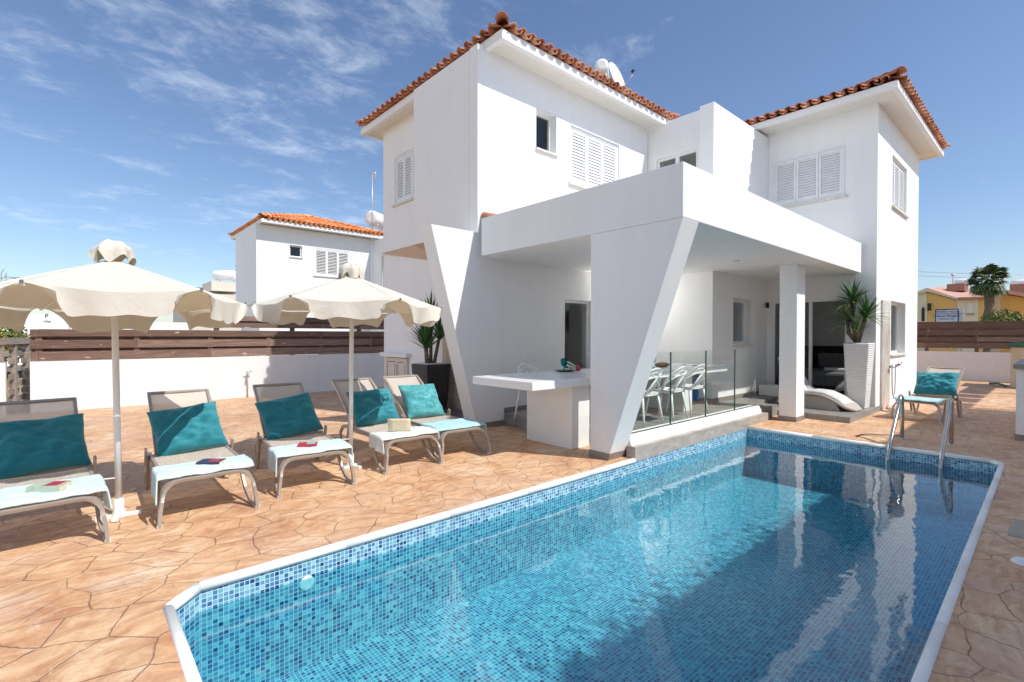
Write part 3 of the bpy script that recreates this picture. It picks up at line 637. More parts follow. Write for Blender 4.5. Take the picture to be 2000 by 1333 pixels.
# front triangular column
mb = MB().prism([(4.765,3.88,0),(4.765,3.61,0),(4.765,2.652,2.739),(4.765,3.88,2.739)], (.34,0,0)); build('column', mb, 'stucco', V, bevel=.006, label='wide slanting white column at the front corner of the canopy')
mb = MB().prism([(4.755,3.89,0),(4.755,3.60,0),(4.755,3.571,.085),(4.755,3.89,.085)], (.36,0,0)); build('skirting', mb, 'skirting', V)
# square pillar
build('column', MB().box(9.32, 9.72, 3.05, 3.33, 0, 2.739), 'stucco', V, bevel=.005, label='slim square white column near the far end of the glass balustrade')
build('skirting', MB().box(9.312, 9.728, 3.042, 3.338, 0, .085), 'skirting', V)
for sk in ((YF(6.18), 4.80, 5.345, -.02, 0, 0, .085), (YF(6.19), 5.36, 6.85, -.008, 0.0, .2, .285), (YF(6.19), 7.63, 9.12, -.008, 0, .2, .285), (YF(4.45), 9.12, 11.74, -.008, 0, .2, .285), (XF(9.12), 4.47, 6.18, -.008, 0, .2, .285)):
    mb = MB(); pbox(mb, *sk); build('skirting', mb, 'skirting', V)
# middle block: wall with small window, box parapet above
mb = MB(); mw = (10.02, 10.86, 1.32, 2.26)
wall(mb, YF(4.46), .25, 9.13, 11.75, 0, 2.745, [mw]); wall(mb, XF(9.13), T, 4.711, 6.199, 0, 2.745)
mb.box(9.13, 11.74, 4.46, 4.74, 3.0, 5.96)
uw = (5.02, 5.98, 4.2, 5.36); wall(mb, XF(9.60), T, 4.742, 6.198, 3.0, 6.12, [uw])
mb.box(9.83, 11.74, 4.745, 9.88, 5.65, 5.90)
build('middle_wall', mb, 'stucco', V)
# right wing
mb = MB(); bd = (2.92, 4.36, .12, 2.27); s2 = (2.98, 4.36, 4.36, 5.40)
wall(mb, XF(11.75), T, 2.43, 5.6, 0, 6.05, [bd, s2])
s3 = (13.0, 14.45, 4.27, 5.36); w3 = (13.0, 14.45, 1.10, 2.25)
wall(mb, YF(2.43), T, 11.97, 15.85, 0, 6.05, [s3, w3])
mb.box(15.63, 15.85, 2.652, 8.2, 0, 6.05); mb.box(11.97, 15.63, 8.0, 8.2, 0, 6.05); mb.box(11.75, 11.97, 5.602, 8.2, 0, 6.05); mb.box(11.972, 15.628, 2.652, 7.998, 2.9, 3.05)
build('wing_wall', mb, 'stucco', V)
build('bedroom_lining', MB().add([(15.6,2.66,.1),(15.6,7.9,.1),(15.6,7.9,2.89),(15.6,2.66,2.89), (12.0,5.2,.1),(15.6,5.2,.1),(15.6,5.2,2.89),(12.0,5.2,2.89), (12,2.66,2.89),(15.6,2.66,2.89),(15.6,5.2,2.89),(12,5.2,2.89)], [(0,1,2,3),(4,5,6,7),(8,9,10,11)]), 'interior_paint', V, recalc=False)
build('bedroom_floor', MB().box(11.751, 15.6, 2.66, 7.9, .0, .118), 'dark_tile', V)
# windows
glazed(V, YF(6.2), *sm, .16); shutters(V, YF(6.2), *sh, 3, d=-.04); shutters(V, XF(5.25), *lw, 3, d=-.03)
glazed(V, XF(9.60), *uw, .06, 2, sill=False); glazed(V, YF(4.46), 10.02, 10.86, 1.32, 2.26, .15, 1)
shutters(V, XF(11.75), *s2, 3, d=.0); shutters(V, YF(2.43), *s3, 3, d=-.06); glazed(V, YF(2.43), *w3, .17, 2)
dr = glazed(V, YF(6.2), *door, .08, 1, name='sliding_door', sill=False)
o = glazed(V, XF(11.75), 3.56, 4.36, .125, 2.27, .05, 2, name='sliding_door', sill=False)
fr = MB(); pbox(fr, XF(11.75), 2.921, 3.559, -.09, -.03, 2.22, 2.27); pbox(fr, XF(11.75), 2.921, 2.96, -.09, -.03, .125, 2.22); build('door_frame', fr, 'white_metal', V)
# eaves: fascia boards and soffits + tile roofs
def eaves(x0, x1, y0, y1, z0, z1, in_x0, in_y0, in_x1, in_y1):
    mb = MB(); f = .09
    for a in ((x0,x1,y0,y0+f),(x0,x0+f,y0+f,y1-f),(x1-f,x1,y0+f,y1-f),(x0,x1,y1-f,y1)): mb.box(*a, z0, z1)
    build('fascia', mb, 'stucco', V)
    build('soffit', MB().box(x0+f, x1-f, y0+f, y1-f, z0+.03, z0+.06), 'soffit_paint', V)
eaves(4.93, 9.598, 5.76, 10.72, 6.06, 6.20, 0,0,0,0)
tile_roof(4.90, 9.99, 5.73, 10.75, 6.20, math.radians(19), V, 'terracotta')
eaves(11.15, 16.35, 2.02, 8.7, 6.01, 6.13, 0,0,0,0)
tile_roof(11.12, 16.38, 1.99, 8.73, 6.13, math.radians(19), V, 'terracotta')
# shower panel on the wing wall
t = thing('outdoor_shower', 'chrome outdoor shower mixer with looped hose on a greige marble panel', 'shower', (12.4, 2.4, 0))
build('marble_panel', MB().box(12.12, 12.78, 2.395, 2.427, 0, 2.22), 'marble_greige', t)
q = MB().tube([(12.72,2.39,.86),(12.72,2.30,.86)], .03, 10); q.tube([(12.60,2.32,.86),(12.90,2.32,.86)], .028, 10); q.tube([(12.72,2.31,.87),(12.80,2.20,.95)], .018, 8); q.tube([(12.88,2.32,.86),(12.95,2.25,.90)], .02, 8); build('mixer', q, 'chrome', t)
pts = [Vector((12.62+.30*(.5-.5*math.cos(math.pi*i/24)), 2.33, .84-.62*math.sin(math.pi*i/24)**.7)) for i in range(25)]; build('hose', MB().tube(pts, .010, 6), 'chrome', t)

# ------------------------------------------------------------------ terrace
mb = MB().box(5.36, 9.9, 3.56, 6.185, 0, .198); mb.box(9.902, 11.745, 4.0, 4.445, 0, .198)
struct('terrace', mb, 'grey_tile')
mb = MB(); mb.box(5.07, 9.12, 3.43, 3.556, -.03, .14); struct('terrace_edge', mb, 'pool_edge_tile')
struct('step', MB().box(9.122, 9.32, 3.46, 3.556, 0, .12), 'dark_tile')
struct('platform', MB().box(9.9, 12.65, 2.40, 3.998, 0, .10), 'grey_tile')
struct('entrance_step', MB().box(4.62, 5.195, 6.51, 8.25, 0, .15), 'dark_tile')
t = thing('glass_balustrade', 'frameless clear glass balustrade of four panes on a white kerb beside the pool', 'balustrade', (7.1, 3.6, .14))
kb = MB(); kb.prism([(5.10,3.50,.141),(5.10,3.70,.141),(5.10,3.70,.262),(5.10,3.545,.262)], (3.92,0,0)); build('kerb', kb, 'stucco', t)
xs = [5.14, 6.15, 7.16, 8.15, 9.02]
for x0, x1 in zip(xs, xs[1:]):
    p = build('glass_pane', MB().box(x0+.008, x1-.008, 3.590, 3.602, .262, 1.27), 'clear_glass', t)
    build('edge', MB().box(x0-.004, x0+.007, 3.586, 3.606, .262, 1.27), 'glass_edge', p)
build('rail_seal', MB().box(5.14, 9.02, 3.585, 3.607, .2625, .272), 'rubber', t)

# ------------------------------------------------------------------ dining table and chairs
t = thing('dining_table', 'long white block dining table running from the deck onto the terrace', 'table', (6.2, 4.7, 0))
build('tabletop', MB().box(3.96, 8.95, 4.08, 5.22, .85, .95), 'table_white', t, bevel=.006)
build('leg', MB().box(4.86, 5.22, 4.26, 5.12, .0, .849), 'table_white', t, bevel=.006)
build('leg', MB().box(7.72, 8.0, 4.26, 5.12, .2, .849), 'table_white', t, bevel=.006)
TZ = .2
def make_chair(label):
    t = thing('dining_chair', label, 'chair', (0,0,0), 0, 'white chairs round the dining table')
    # local frame: faces +y (towards the table), back at -y
    def seat(u, v):
        x = (u-.5)*.44*(1-.12*(v < .5)*(1-2*v)); y = -.20+.42*v; z = .46-.035*math.sin(math.pi*u)*math.sin(math.pi*min(1, v*1.1))+(.03*(abs(u-.5)*2)**3)
        if v > .85: z -= (v-.85)*.12
        return (x, y, z)
    build('seat', MB().grid(seat, 12, 12, thick=.012), 'white_plastic', t, local=True)
    for sx, sy in ((-1,-1),(1,-1),(-1,1),(1,1)):
        build('leg', MB().tube([(sx*.19, sy*.17, .45),(sx*.215, sy*.20, .25),(sx*.245, sy*.235-.0, 0)], [.019, .016, .011], 8), 'white_plastic', t, local=True)
    bk = MB()
    for a, h, lean, r_ in ((.25, .84, -.27, .013), (.21, .78, -.24, .012), (.27, .72, -.25, .012)):
        pts = []
        for i in range(17):
            q = math.pi*i/16; pts.append((-a*math.cos(q), -.02+lean*math.sin(q)**.8 if True else 0, .45+(h-.45)*math.sin(q)**.55))
        bk.tube(pts, r_, 7)
    for sx in (-1, 1):
        bk.tube([(sx*.20,-.19,.45),(sx*.10,-.25,.60),(-sx*.12,-.27,.77)], .011, 7)
    build('back', bk, 'white_plastic', t, local=True)
    return t
ch0 = make_chair('white openwork plastic chair nearest the slanting column on the pool side of the table')
cs = [((6.05,4.02), 0, None), ((6.75,4.02), .1, 'white openwork plastic chair second from the slanting column on the pool side'), ((7.45,4.06), -.08, 'white openwork plastic chair nearest the far table leg on the pool side'),
      ((5.35,5.42), math.pi, 'white openwork plastic chair pushed in behind the table at its deck end'), ((6.35,5.42), math.pi+.1, 'white openwork plastic chair behind the table beside the turquoise goblet'), ((7.5,5.42), math.pi, 'white openwork plastic chair behind the table with a blue cloth over it')]
for i, ((x, y), rz, lab) in enumerate(cs):
    c = ch0 if i == 0 else copy_tree(ch0); c.location = (x, y, TZ); c.rotation_euler = (0, 0, rz)
    if lab: c['label'] = lab
def cloth(u, v):
    x = 7.3+.42*u; s_ = v
    if s_ < .5: return (x, 5.66-.02*math.sin(u*9)+.015, TZ+.86-(.5-s_)*1.1)
    return (x, 5.60-.02*math.sin(u*7), TZ+.86-(s_-.5)*.9)
tag(build('draped_cloth', MB().grid(cloth, 10, 14, thick=.01), 'blue_cloth'), 'royal blue cloth hung over the back of a white chair behind the table', 'cloth')
t_ = MB().grid(lambda u, v: (8.28+.02*math.sin(v*9), 4.30+.30*u, TZ+.75-.62*v+.012*math.sin(u*8)), 8, 10, thick=.03)
tag(build('hanging_towel', t_, 'blue_cloth'), 'bright blue towel hanging below the far end of the white table', 'towel')
tag(build('seat_cushion', MB().box(6.2, 6.55, 5.2, 5.55, TZ+.47, TZ+.52), 'blue_cloth', bevel=.02), 'blue cushion on the seat of a chair behind the table', 'cushion')
def goblet(x, y, z, label):
    t = thing('goblet', label, 'glass', (x,y,z), 0, 'turquoise goblets on the dining table')
    build('bowl', MB().lathe([(.004,.07),(.035,.085),(.05,.12),(.052,.16),(.047,.20),(.044,.20),(.048,.16),(.046,.12),(.03,.09),(.004,.078)], (0,0,0), 20), 'aqua_glass', t, local=True)
    build('stem', MB().lathe([(.0,.0),(.04,.002),(.038,.008),(.01,.016),(.008,.04),(.012,.05),(.007,.072),(0,.072)], (0,0,0), 16), 'aqua_glass', t, local=True)
goblet(5.52, 5.0, .95, 'turquoise goblet at the deck end of the white table'); goblet(7.33, 4.62, .95, 'turquoise goblet at the terrace end of the white table near the bread')
tag(build('plate', MB().lathe([(0,.003),(.10,.003),(.155,.018),(.16,.022),(.10,.010),(0,.010)], (5.55,5.0,.95), 28), 'dark_plate'), 'dark round plate under the turquoise goblet', 'plate')
tag(build('candle_jar', MB().lathe([(0,.0),(.028,.0),(.035,.02),(.033,.055),(.018,.08),(.018,.10),(0,.10)], (5.82,4.98,.95), 16), 'red_glass'), 'small red glass jar beside the turquoise goblet', 'jar')
def loaf(u, v):
    a = 2*math.pi*u; b_ = math.pi*v; return (7.62+.20*math.sin(b_)*math.cos(a), 4.62+.09*math.sin(b_)*math.sin(a), .99+.045*math.cos(b_))
t_ = MB().grid(loaf, 20, 10); tag(build('bread_loaf', t_, 'bread'), 'brown loaf of bread lying on the white table behind the glass', 'bread')
tag(build('wine_bottle', MB().lathe([(0,0),(.036,0),(.038,.02),(.038,.19),(.03,.23),(.014,.26),(.013,.33),(0,.33)], (7.40,4.78,.95), 18), 'dark_plate'), 'tall dark wine bottle standing behind the turquoise goblet on the table', 'bottle')
tag(build('napkin', MB().box(7.14,7.26,4.55,4.68,.951,.99), 'aqua_cover', bevel=.01), 'small turquoise folded napkin on the white table next to a goblet', 'napkin')

# ------------------------------------------------------------------ potted yuccas
def blade(mb, base, dirv, L, wd, droop, fold=.25):
    dirv = Vector(dirv).normalized(); side = dirv.cross(Vector((0,0,1)));
    side = side.normalized() if side.length > .05 else Vector((1,0,0)); n = 5; prev = None; vs = []
    for i in range(n+1):
        s_ = i/n; p = Vector(base)+dirv*(L*s_)+Vector((0,0,-droop*L*s_*s_)); wv = wd*(.55+.9*s_ if s_ < .35 else (1-s_)*1.33+.02)
        nn = side.cross(dirv).normalized(); vs += [p-side*wv*.5+nn*fold*wv*.5, p-nn*0, p+side*wv*.5+nn*fold*wv*.5]
    fs = [(i*3+k, i*3+k+1, (i+1)*3+k+1, (i+1)*3+k) for i in range(n) for k in range(2)]
    mb.add(vs, fs, 0, False)
def rosette(mb, c, axis, N, L, wd, spread=1.25, droop=.3):
    axis = Vector(axis).normalized(); a = axis.cross(Vector((.3,.2,1))).normalized(); b_ = axis.cross(a)
    for i in range(N):
        ph = i*2.399+random.uniform(-.2,.2); th = spread*math.sqrt((i+.5)/N)+random.uniform(-.08,.08)
        d = axis*math.cos(th)+(a*math.cos(ph)+b_*math.sin(ph))*math.sin(th)
        blade(mb, Vector(c)+d*.02-axis*(.12*i/N), d, L*random.uniform(.75,1.1), wd*random.uniform(.8,1.15), droop*random.uniform(.4,2.0)*math.sin(th))
t = thing('potted_yucca', 'tall slim dark green yucca in a black ribbed square planter by the porch', 'potted plant', (4.9, 7.72, .15))
pb = MB(); pb.hexa([(4.70,7.50,.15),(5.11,7.50,.15),(5.11,7.96,.15),(4.70,7.96,.15)], [(4.64,7.44,.97),(5.15,7.44,.97),(5.15,7.99,.97),(4.64,7.99,.97)]); pt = build('planter', pb, 'slate_black', t, bevel=.012)
build('pebbles', MB().box(4.70,5.09,7.50,7.93,.965,.985), 'pebbles', pt)
for (x, y, tx, ty, h, L, sp) in ((4.80,7.68,4.76,7.66,1.34,.52,.75),(4.98,7.74,5.05,7.66,1.50,.52,.6),(4.92,7.76,4.90,7.72,1.84,.48,.4),(4.86,7.8,4.80,7.78,1.45,.5,.55)):
    tk = build('trunk', MB().tube([(x,y,.97),((x+tx)/2,(y+ty)/2,(h+.97)/2),(tx,ty,h)], [.035,.03,.028], 8), 'bark', t)
    mbz = MB(); rosette(mbz, (tx,ty,h), (0,0,1), 46, L, .046, sp+.25, .12); build('crown', mbz, 'yucca_leaf', t, recalc=False)
t = thing('potted_yucca', 'branching yucca with three leaf heads in a tall white tapered planter by the shower', 'potted plant', (11.35, 2.75, .1))
pb = MB(); X0, X1, Y0, Y1 = 11.15, 11.62, 2.41, 2.83
pb.hexa([(X0+.06,Y0+.07,.10),(X1-.06,Y0+.07,.10),(X1-.06,Y1-.07,.10),(X0+.06,Y1-.07,.10)], [(X0,Y0,1.36),(X1,Y0,1.36),(X1,Y1,1.36),(X0,Y1,1.36)]); pt = build('planter', pb, 'ribbed_white', t, bevel=.02)
build('soil', MB().box(X0+.03,X1-.03,Y0+.03,Y1-.03,1.34,1.366), 'bark', pt)
C0 = Vector((11.36, 2.64, 1.36))
def head(px, py, X, N, L, ax, wd=.045, spread=1.35, mat='yucca_leaf', droop=.35, via=None):
    p = onplane(px, py, 0, X); md = (C0+p)/2+(Vector(via) if via else Vector())
    build('trunk', MB().tube([C0, md, p], [.045,.038,.032], 9), 'bark', t)
    mbz = MB(); rosette(mbz, p, ax, N, L, wd, spread, droop); build('crown', mbz, mat, t, recalc=False)
head(1665, 585, 11.45, 62, .52, (0,.12,1), .055, 1.35, via=(0,.05,0)); head(1692, 615, 11.3, 60, .50, (.05,-.12,1), .052, 1.25); head(1655, 622, 11.35, 52, .52, (-.25,.6,.45), .05, 1.1, 'yucca_pale', .25, via=(0,.06,-.06)); head(1676, 640, 11.15, 26, .36, (-.1,0,1), .05, .9, 'yucca_pale')

# ------------------------------------------------------------------ sculptural loungers on the platform
def wave_lounger(x, y0, lab):
    t = thing('wave_lounger', lab, 'lounger', (x, y0, .1), math.radians(-5))
    W = .62
    prof = [(0,.035),(.12,.10),(.30,.20),(.50,.285),(.68,.30),(.82,.29),(.94,.38),(1.08,.60),(1.24,.84),(1.34,.97)]
    def P(s_):
        f = s_*(len(prof)-1); i = min(int(f), len(prof)-2); r_ = f-i; a = prof[i]; b_ = prof[i+1]; return (a[0]+(b_[0]-a[0])*r_, a[1]+(b_[1]-a[1])*r_)
    def sh_(u, v):
        y, z = P(v); wv = W*(1-.55*max(0, .12-v)/.12)*(1-.3*max(0, v-.9)/.1); return ((u-.5)*wv, y, z)
    build('shell', MB().grid(sh_, 8, 40, thick=.045), 'wicker_taupe', t, local=True)
    sup = MB()
    for sx in (-1, 1): sup.prism([(sx*.26-.02,.22,.0),(sx*.26-.02,1.15,.0),(sx*.26-.02,1.05,.45),(sx*.26-.02,.92,.28),(sx*.26-.02,.82,.24),(sx*.26-.02,.5,.235),(sx*.26-.02,.30,.155)], (.04,0,0))
    build('base', sup, 'wicker_taupe', t, local=True)
    def cu(u, v):
        y, z = P(.13+.85*v); return ((u-.5)*.52, y, z+.012+.045*min(1, 8*min(u, 1-u))*min(1, 14*min(v, 1-v)))
    build('cushion', MB().grid(cu, 12, 40, thick=.03), 'cushion_pale', t, local=True)
wave_lounger(10.80, 2.47, 'curved taupe sculptural lounger with a pale pad on the tiled platform')
# bedroom
t = thing('bed', 'dark grey double bed with black headboard seen through the open sliding door', 'bed', (14.2, 3.9, .12))
build('headboard', MB().box(15.35, 15.5, 2.9, 5.0, .12, 1.22), 'headboard_black', t, bevel=.03)
build('mattress', MB().box(13.3, 15.3, 3.0, 4.8, .3, .62), 'bed_grey', t, bevel=.06); build('bed_base', MB().box(13.35, 15.3, 3.05, 4.75, .12, .3), 'headboard_black', t)
build('pillow', MB().obox((15.15,3.35,.85), (.07,0,.03), (0,.33,0), (-.05,0,.20)), 'bed_white', t, bevel=.06); build('pillow', MB().obox((15.05,4.05,.83), (.07,0,.03), (0,.33,0), (-.05,0,.2)), 'bed_grey', t, bevel=.06)
tag(build('folded_towel', MB().obox((14.1,3.75,.66), (.2,.05,0), (-.05,.22,0), (0,0,.04)), 'bed_white', bevel=.03), 'folded white towel on the dark bed inside the bedroom', 'towel')
tag(build('bed_throw', MB().grid(lambda u,v: (13.1+.75*u, 2.75+.75*v, .12+.50*math.sin(math.pi*min(1,u*1.1+.1))*math.sin(math.pi*(.15+.7*v))+.02*math.sin(u*22)), 16, 12, thick=.02), 'bed_white'), 'crumpled grey patterned throw at the near corner of the bed', 'throw')
tag(build('storage_box', MB().box(11.2,11.6,4.0,4.42,.2,.42), 'white_plastic', bevel=.01), 'low white box on the terrace floor in the corner by the sliding door', 'box')
tag(build('wall_lamp', MB().lathe([(0,-.06),(.035,-.06),(.035,.06),(0,.06)], (11.60,4.40,2.18), 14), 'black_plastic'), 'small black wall lamp high in the corner by the sliding door', 'lamp')

# ------------------------------------------------------------------ pool ladder and fittings
t = thing('pool_ladder', 'curved steel pool ladder with two grab rails at the far end of the pool', 'pool ladder', (8.8, 1.28, 0))
for y in (1.54, 1.0):
    pts = [(9.02,y,0),(9.02,y,.38),(9.00,y,.50)]
    for i in range(1, 8):
        q = math.pi*i/8; pts.append((8.91+.10*math.cos(q), y, .54+.09*math.sin(q)))
    pts += [(8.78,y,.50),(8.62,y,.36),(8.30,y,.06),(8.14,y,-.12),(8.11,y,-.35),(8.11,y,-.68)]
    build('rail', MB().tube(pts, .025, 12), 'chrome', t)
    build('flange', MB().lathe([(0,.0),(.055,.0),(.055,.006),(.028,.016),(0,.016)], (9.02,y,0), 20), 'chrome', t)
for z in (-.35, -.6): build('tread', MB().box(8.07, 8.15, 1.0, 1.54, z-.012, z+.012), 'chrome', t)
tag(build('pool_inlet', MB().add([], []).lathe([(0,0),(.03,.004),(.045,.004),(.05,0),(.05,-.01)], (0,0,0), 20), 'pool_fitting', loc=None), 'round white inlet fitting on the near pool wall at the waterline', 'pool fitting')
o = bpy.data.objects['pool_inlet']; o.location = (1.18, PY1-.003, -.20); o.rotation_euler = (math.pi/2, 0, 0)
p = onplane(1990, 1035, 2, 0)
tag(build('hatch_cover', MB().box(p.x-.22, p.x+.26, p.y-.30, p.y+.05, 0, .012), 'concrete_pad', bevel=.004), 'square pale concrete hatch cover set in the shaded deck right of the pool', 'hatch cover')
p = onplane(2002, 1100, 2, 0)
tag(build('drain_cap', MB().lathe([(0,.02),(.05,.02),(.065,.008),(.07,0)], (p.x, p.y, 0), 22), 'pool_fitting'), 'small round white cap on the shaded deck at the right edge', 'cap')
p = onplane(705, 1, 2, 0)
# cable lying on the deck by the ladder
pts = [onplane(x, y, 2, .008) for x, y in ((1672,853),(1682,849),(1700,848),(1722,850),(1745,850),(1762,853))]
tag(build('ground_cable', MB().tube(pts, .006, 6), 'black_plastic'), 'thin dark cable lying on the deck beside the pool ladder', 'cable')

# ------------------------------------------------------------------ sun loungers
LW = .31
def make_lounger(label, back_z=.87, sling='sling'):
    t = thing('sun_lounger', label, 'sun lounger', (0,0,0), 0, 'taupe framed sun loungers round the pool')
    X = (1, 0, 0)
    # side rails with front legs bending down and a bow sweeping back up
    for sx in (-1, 1):
        x = sx*LW
        rail = [(x,1.22,.345),(x,.9,.345),(x,.5,.345),(x,.16,.335)]
        build('side_rail', MB().bar(rail, X, .022, .045), 'taupe_metal', t, local=True)
        bow = [(x*1.09,.05,.012),(x*1.08,.12,.012),(x*1.06,.22,.04),(x*1.03,.33,.11),(x*1.01,.42,.21),(x*1.0,.46,.32)]
        build('leg_bow', MB().bar(bow, X, .022, .042), 'taupe_metal', t, local=True)
        bow = [(x*1.06,1.10,.37),(x*1.06,1.14,.22),(x*1.05,1.22,.08),(x*1.05,1.30,.015),(x*1.05,1.36,.02),(x*1.03,1.42,.12),(x,1.44,.24),(x,1.36,.32),(x,1.22,.345)]
        build('rear_leg', MB().bar(bow, X, .022, .045), 'taupe_metal', t, local=True)
        build('arm_post', MB().bar([(x*1.14,1.16,.05),(x*1.14,1.08,.24),(x*1.14,1.02,.44)], X, .02, .05), 'taupe_metal', t, local=True)
        build('foot_cap', MB().box(sx*(LW+.035)-.016, sx*(LW+.035)+.016, .01, .065, 0, .022), 'white_plastic', t, local=True)
    fr = MB()
    for sx in (-1, 1): fr.bar([(sx*LW*.86,1.12,.36),(sx*LW*.86,1.45,.60),(sx*LW*.86,1.68,.77),(sx*LW*.86,1.86,back_z)], X, .026, .04)
    fr.bar([(-LW*.86,1.86,back_z),(LW*.86,1.86,back_z)], (0,.8,.6), .03, .02); fr.bar([(-LW*.86,1.12,.36),(LW*.86,1.12,.36)], (0,1,0), .03, .02)
    build('back_frame', fr, 'taupe_metal', t, local=True)
    ar = []
    W2 = LW+.035
    for q_ in range(0, 9): a_ = math.pi/2*q_/8; ar.append((-W2+.02+.13*(1-math.cos(a_)), .06+.06*math.sin(a_), .205+.13*math.sin(a_)))
    ar = [(-W2, .035, .0), (-W2+.004, .045, .10)]+ar; ar = ar+[(-x_, y_, z_) for x_, y_, z_ in ar[::-1]]
    build('front_arch', MB().bar(ar, (0, .93, .36), .062, .024), 'taupe_metal', t, local=True)
    cr = MB(); cr.bar([(-LW,1.2,.33),(LW,1.2,.33)], (0,1,0), .04, .02); build('crossbar', cr, 'taupe_metal', t, local=True)
    build('seat_sling', MB().grid(lambda u, v: ((u-.5)*2*LW*.97, .15+1.0*v, .358-.012*math.sin(math.pi*u)), 8, 12), sling, t, local=True, recalc=False)
    build('back_sling', MB().grid(lambda u, v: ((u-.5)*2*LW*.82, 1.13+.73*v, .375+(back_z-.375)*v-.03*math.sin(math.pi*v)-.012*math.sin(math.pi*u)+.03*math.sin(math.pi*v)), 8, 12), sling, t, local=True, recalc=False)
    return t
def fbm(v): return noise.fractal(Vector(v), 1.0, 2.0, 4)
def pillow_mesh(w_, h_, th, seed):
    mb = MB(); N = 30
    def f(u, v, sgn):
        a = (u-.5)*2; b_ = (v-.5)*2
        x = a*w_/2*(1-.075*(1-b_*b_)**1.0+.0); z = b_*h_/2*(1-.075*(1-a*a))
        k_ = max(0, (1-a**4))*max(0, (1-b_**4)); th_ = th*k_**.55
        wr = .042*fbm((a*1.5+seed, b_*1.8, sgn*3.1))*k_**.4+.020*noise.noise(Vector((a*3.2+b_*2+seed*2, b_*4.5-a*1.5, sgn)))*k_**.4
        wr += .010*math.sin(9*(b_*.6+a*.4)+6*fbm((a*.7, b_*.7, seed)))*math.exp(-2.2*(1-abs(a)))*k_**.4
        return (x+.008*noise.noise(Vector((a*3,b_*3,seed))), sgn*(th_/2+wr), z)
    mb.grid(lambda u, v: f(u, v, -1), N, N); mb.grid(lambda u, v: f(u, v, 1), N, N)
    return mb
def pillow(parent_loc, rz, loc, tilt, roll, seed, label, mat='teal', w_=.63, h_=.53, th=.21):
    M_ = Matrix.Translation(parent_loc) @ Matrix.Rotation(rz, 4, 'Z')
    o = build('cushion', pillow_mesh(w_, h_, th, seed), mat); tag(o, label, 'cushion', 'teal velvet cushions on the loungers')
    W_ = M_ @ Matrix.Translation(loc) @ Matrix.Rotation(tilt, 4, 'X') @ Matrix.Rotation(roll, 4, 'Y'); o.matrix_world = W_; o.location = W_.to_translation(); o.rotation_euler = W_.to_euler()
    o.modifiers.new('sub', 'SUBSURF').render_levels = 1; o.modifiers['sub'].levels = 0
    return o
def towel(parent_loc, rz, x0, x1, y0, y1, dropL, dropR, seed, label, mat='towel_mint', skew=0):
    """lies over the foot of the seat and hangs over the sides"""
    TL = x1-x0; tot = dropL+TL+dropR
    def f(u, v):
        s_ = u*tot; yy = y0+(y1-y0)*v; wv = .010*noise.noise(Vector((s_*7, yy*11, seed)))+.006*abs(noise.noise(Vector((s_*16, yy*5, seed+9))))
        z = .376; x = x0+(s_-dropL)
        if yy < .20: z -= (.20-yy)**2*2.5
        if s_ < dropL:
            d = dropL-s_; z -= max(0, d-.02); x = x0-.012-.05*noise.noise(Vector((yy*7, seed, 1)))*min(1, d*5)-.05*d-min(.02, d); yy += skew*d+.03*math.sin(v*9+seed)*d
        elif s_ > dropL+TL:
            d = s_-dropL-TL; z -= max(0, d-.02); x = x1+.012+.05*noise.noise(Vector((yy*7, seed, 4)))*min(1, d*5)+.04*d+min(.02, d); yy -= skew*d+.03*math.sin(v*9+seed)*d
        return (x, yy, z+wv)
    o = build('towel', MB().grid(f, 60, 30, thick=-.010), mat, recalc=False); tag(o, label, 'towel', 'towels on the loungers'); o.location = parent_loc; o.rotation_euler = (0, 0, rz); return o
def book(parent_loc, rz, loc, ang, mats, label, s_=(.13,.19,.028)):
    M_ = Matrix.Translation(parent_loc) @ Matrix.Rotation(rz, 4, 'Z') @ Matrix.Translation(loc) @ Matrix.Rotation(ang, 4, 'Z')
    t = thing('book', label, 'book', M_.to_translation(), rz+ang, 'paperback books on the towels')
    w_, h_, d = s_
    build('pages', MB().box(-w_/2+.004, w_/2-.003, -h_/2+.003, h_/2-.003, .003, d-.003), 'paper', t, local=True)
    cv = MB(); cv.box(-w_/2, w_/2, -h_/2, h_/2, 0, .002); cv.box(-w_/2, w_/2, -h_/2, h_/2, d-.002, d); cv.box(-w_/2, -w_/2+.002, -h_/2, h_/2, .0021, d-.0021); cv.box(-w_/2+.01, w_/2-.01, -h_/2+.02, .01, d+.0003, d+.0008, 1)
    build('cover', cv, [mats[0], mats[1]], t, local=True)
L0 = make_lounger('leftmost sun lounger of the row with a thick novel on its towel')
RZ = [.05, -.015, -.09, -.035, -.06, 0]
LP = [(-.17,4.53), (.83,4.60), (1.74,4.71), (2.84,4.78), (3.57,4.80)]
labs = [None, 'second sun lounger from the left with a half shaded cushion', 'third sun lounger from the left with a fully shaded cushion', 'fourth sun lounger from the left standing behind the second umbrella pole', 'sun lounger nearest the black planter with a pale aqua cushion']
for i, (x, y) in enumerate(LP):
    c = L0 if i == 0 else copy_tree(L0); c.location = (x, y, 0); c.rotation_euler = (0, 0, RZ[i])
    if labs[i]: c['label'] = labs[i]
LR = (10.95, 1.70, 0); RR = math.radians(-96)
c = copy_tree(L0); c.location = LR; c.rotation_euler = (0, 0, RR); c['label'] = 'single sun lounger standing apart behind the pool ladder with a teal cushion'
tl_ = -.62
P3 = [Vector((x, y, 0)) for x, y in LP]
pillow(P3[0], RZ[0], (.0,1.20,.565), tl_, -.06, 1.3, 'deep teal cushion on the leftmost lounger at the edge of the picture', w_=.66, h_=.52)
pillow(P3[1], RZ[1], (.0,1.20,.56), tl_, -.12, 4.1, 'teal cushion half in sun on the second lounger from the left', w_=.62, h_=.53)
pillow(P3[2], RZ[2], (.0,1.20,.56), tl_, -.17, 7.7, 'shaded teal cushion on the third lounger from the left', w_=.63, h_=.53)
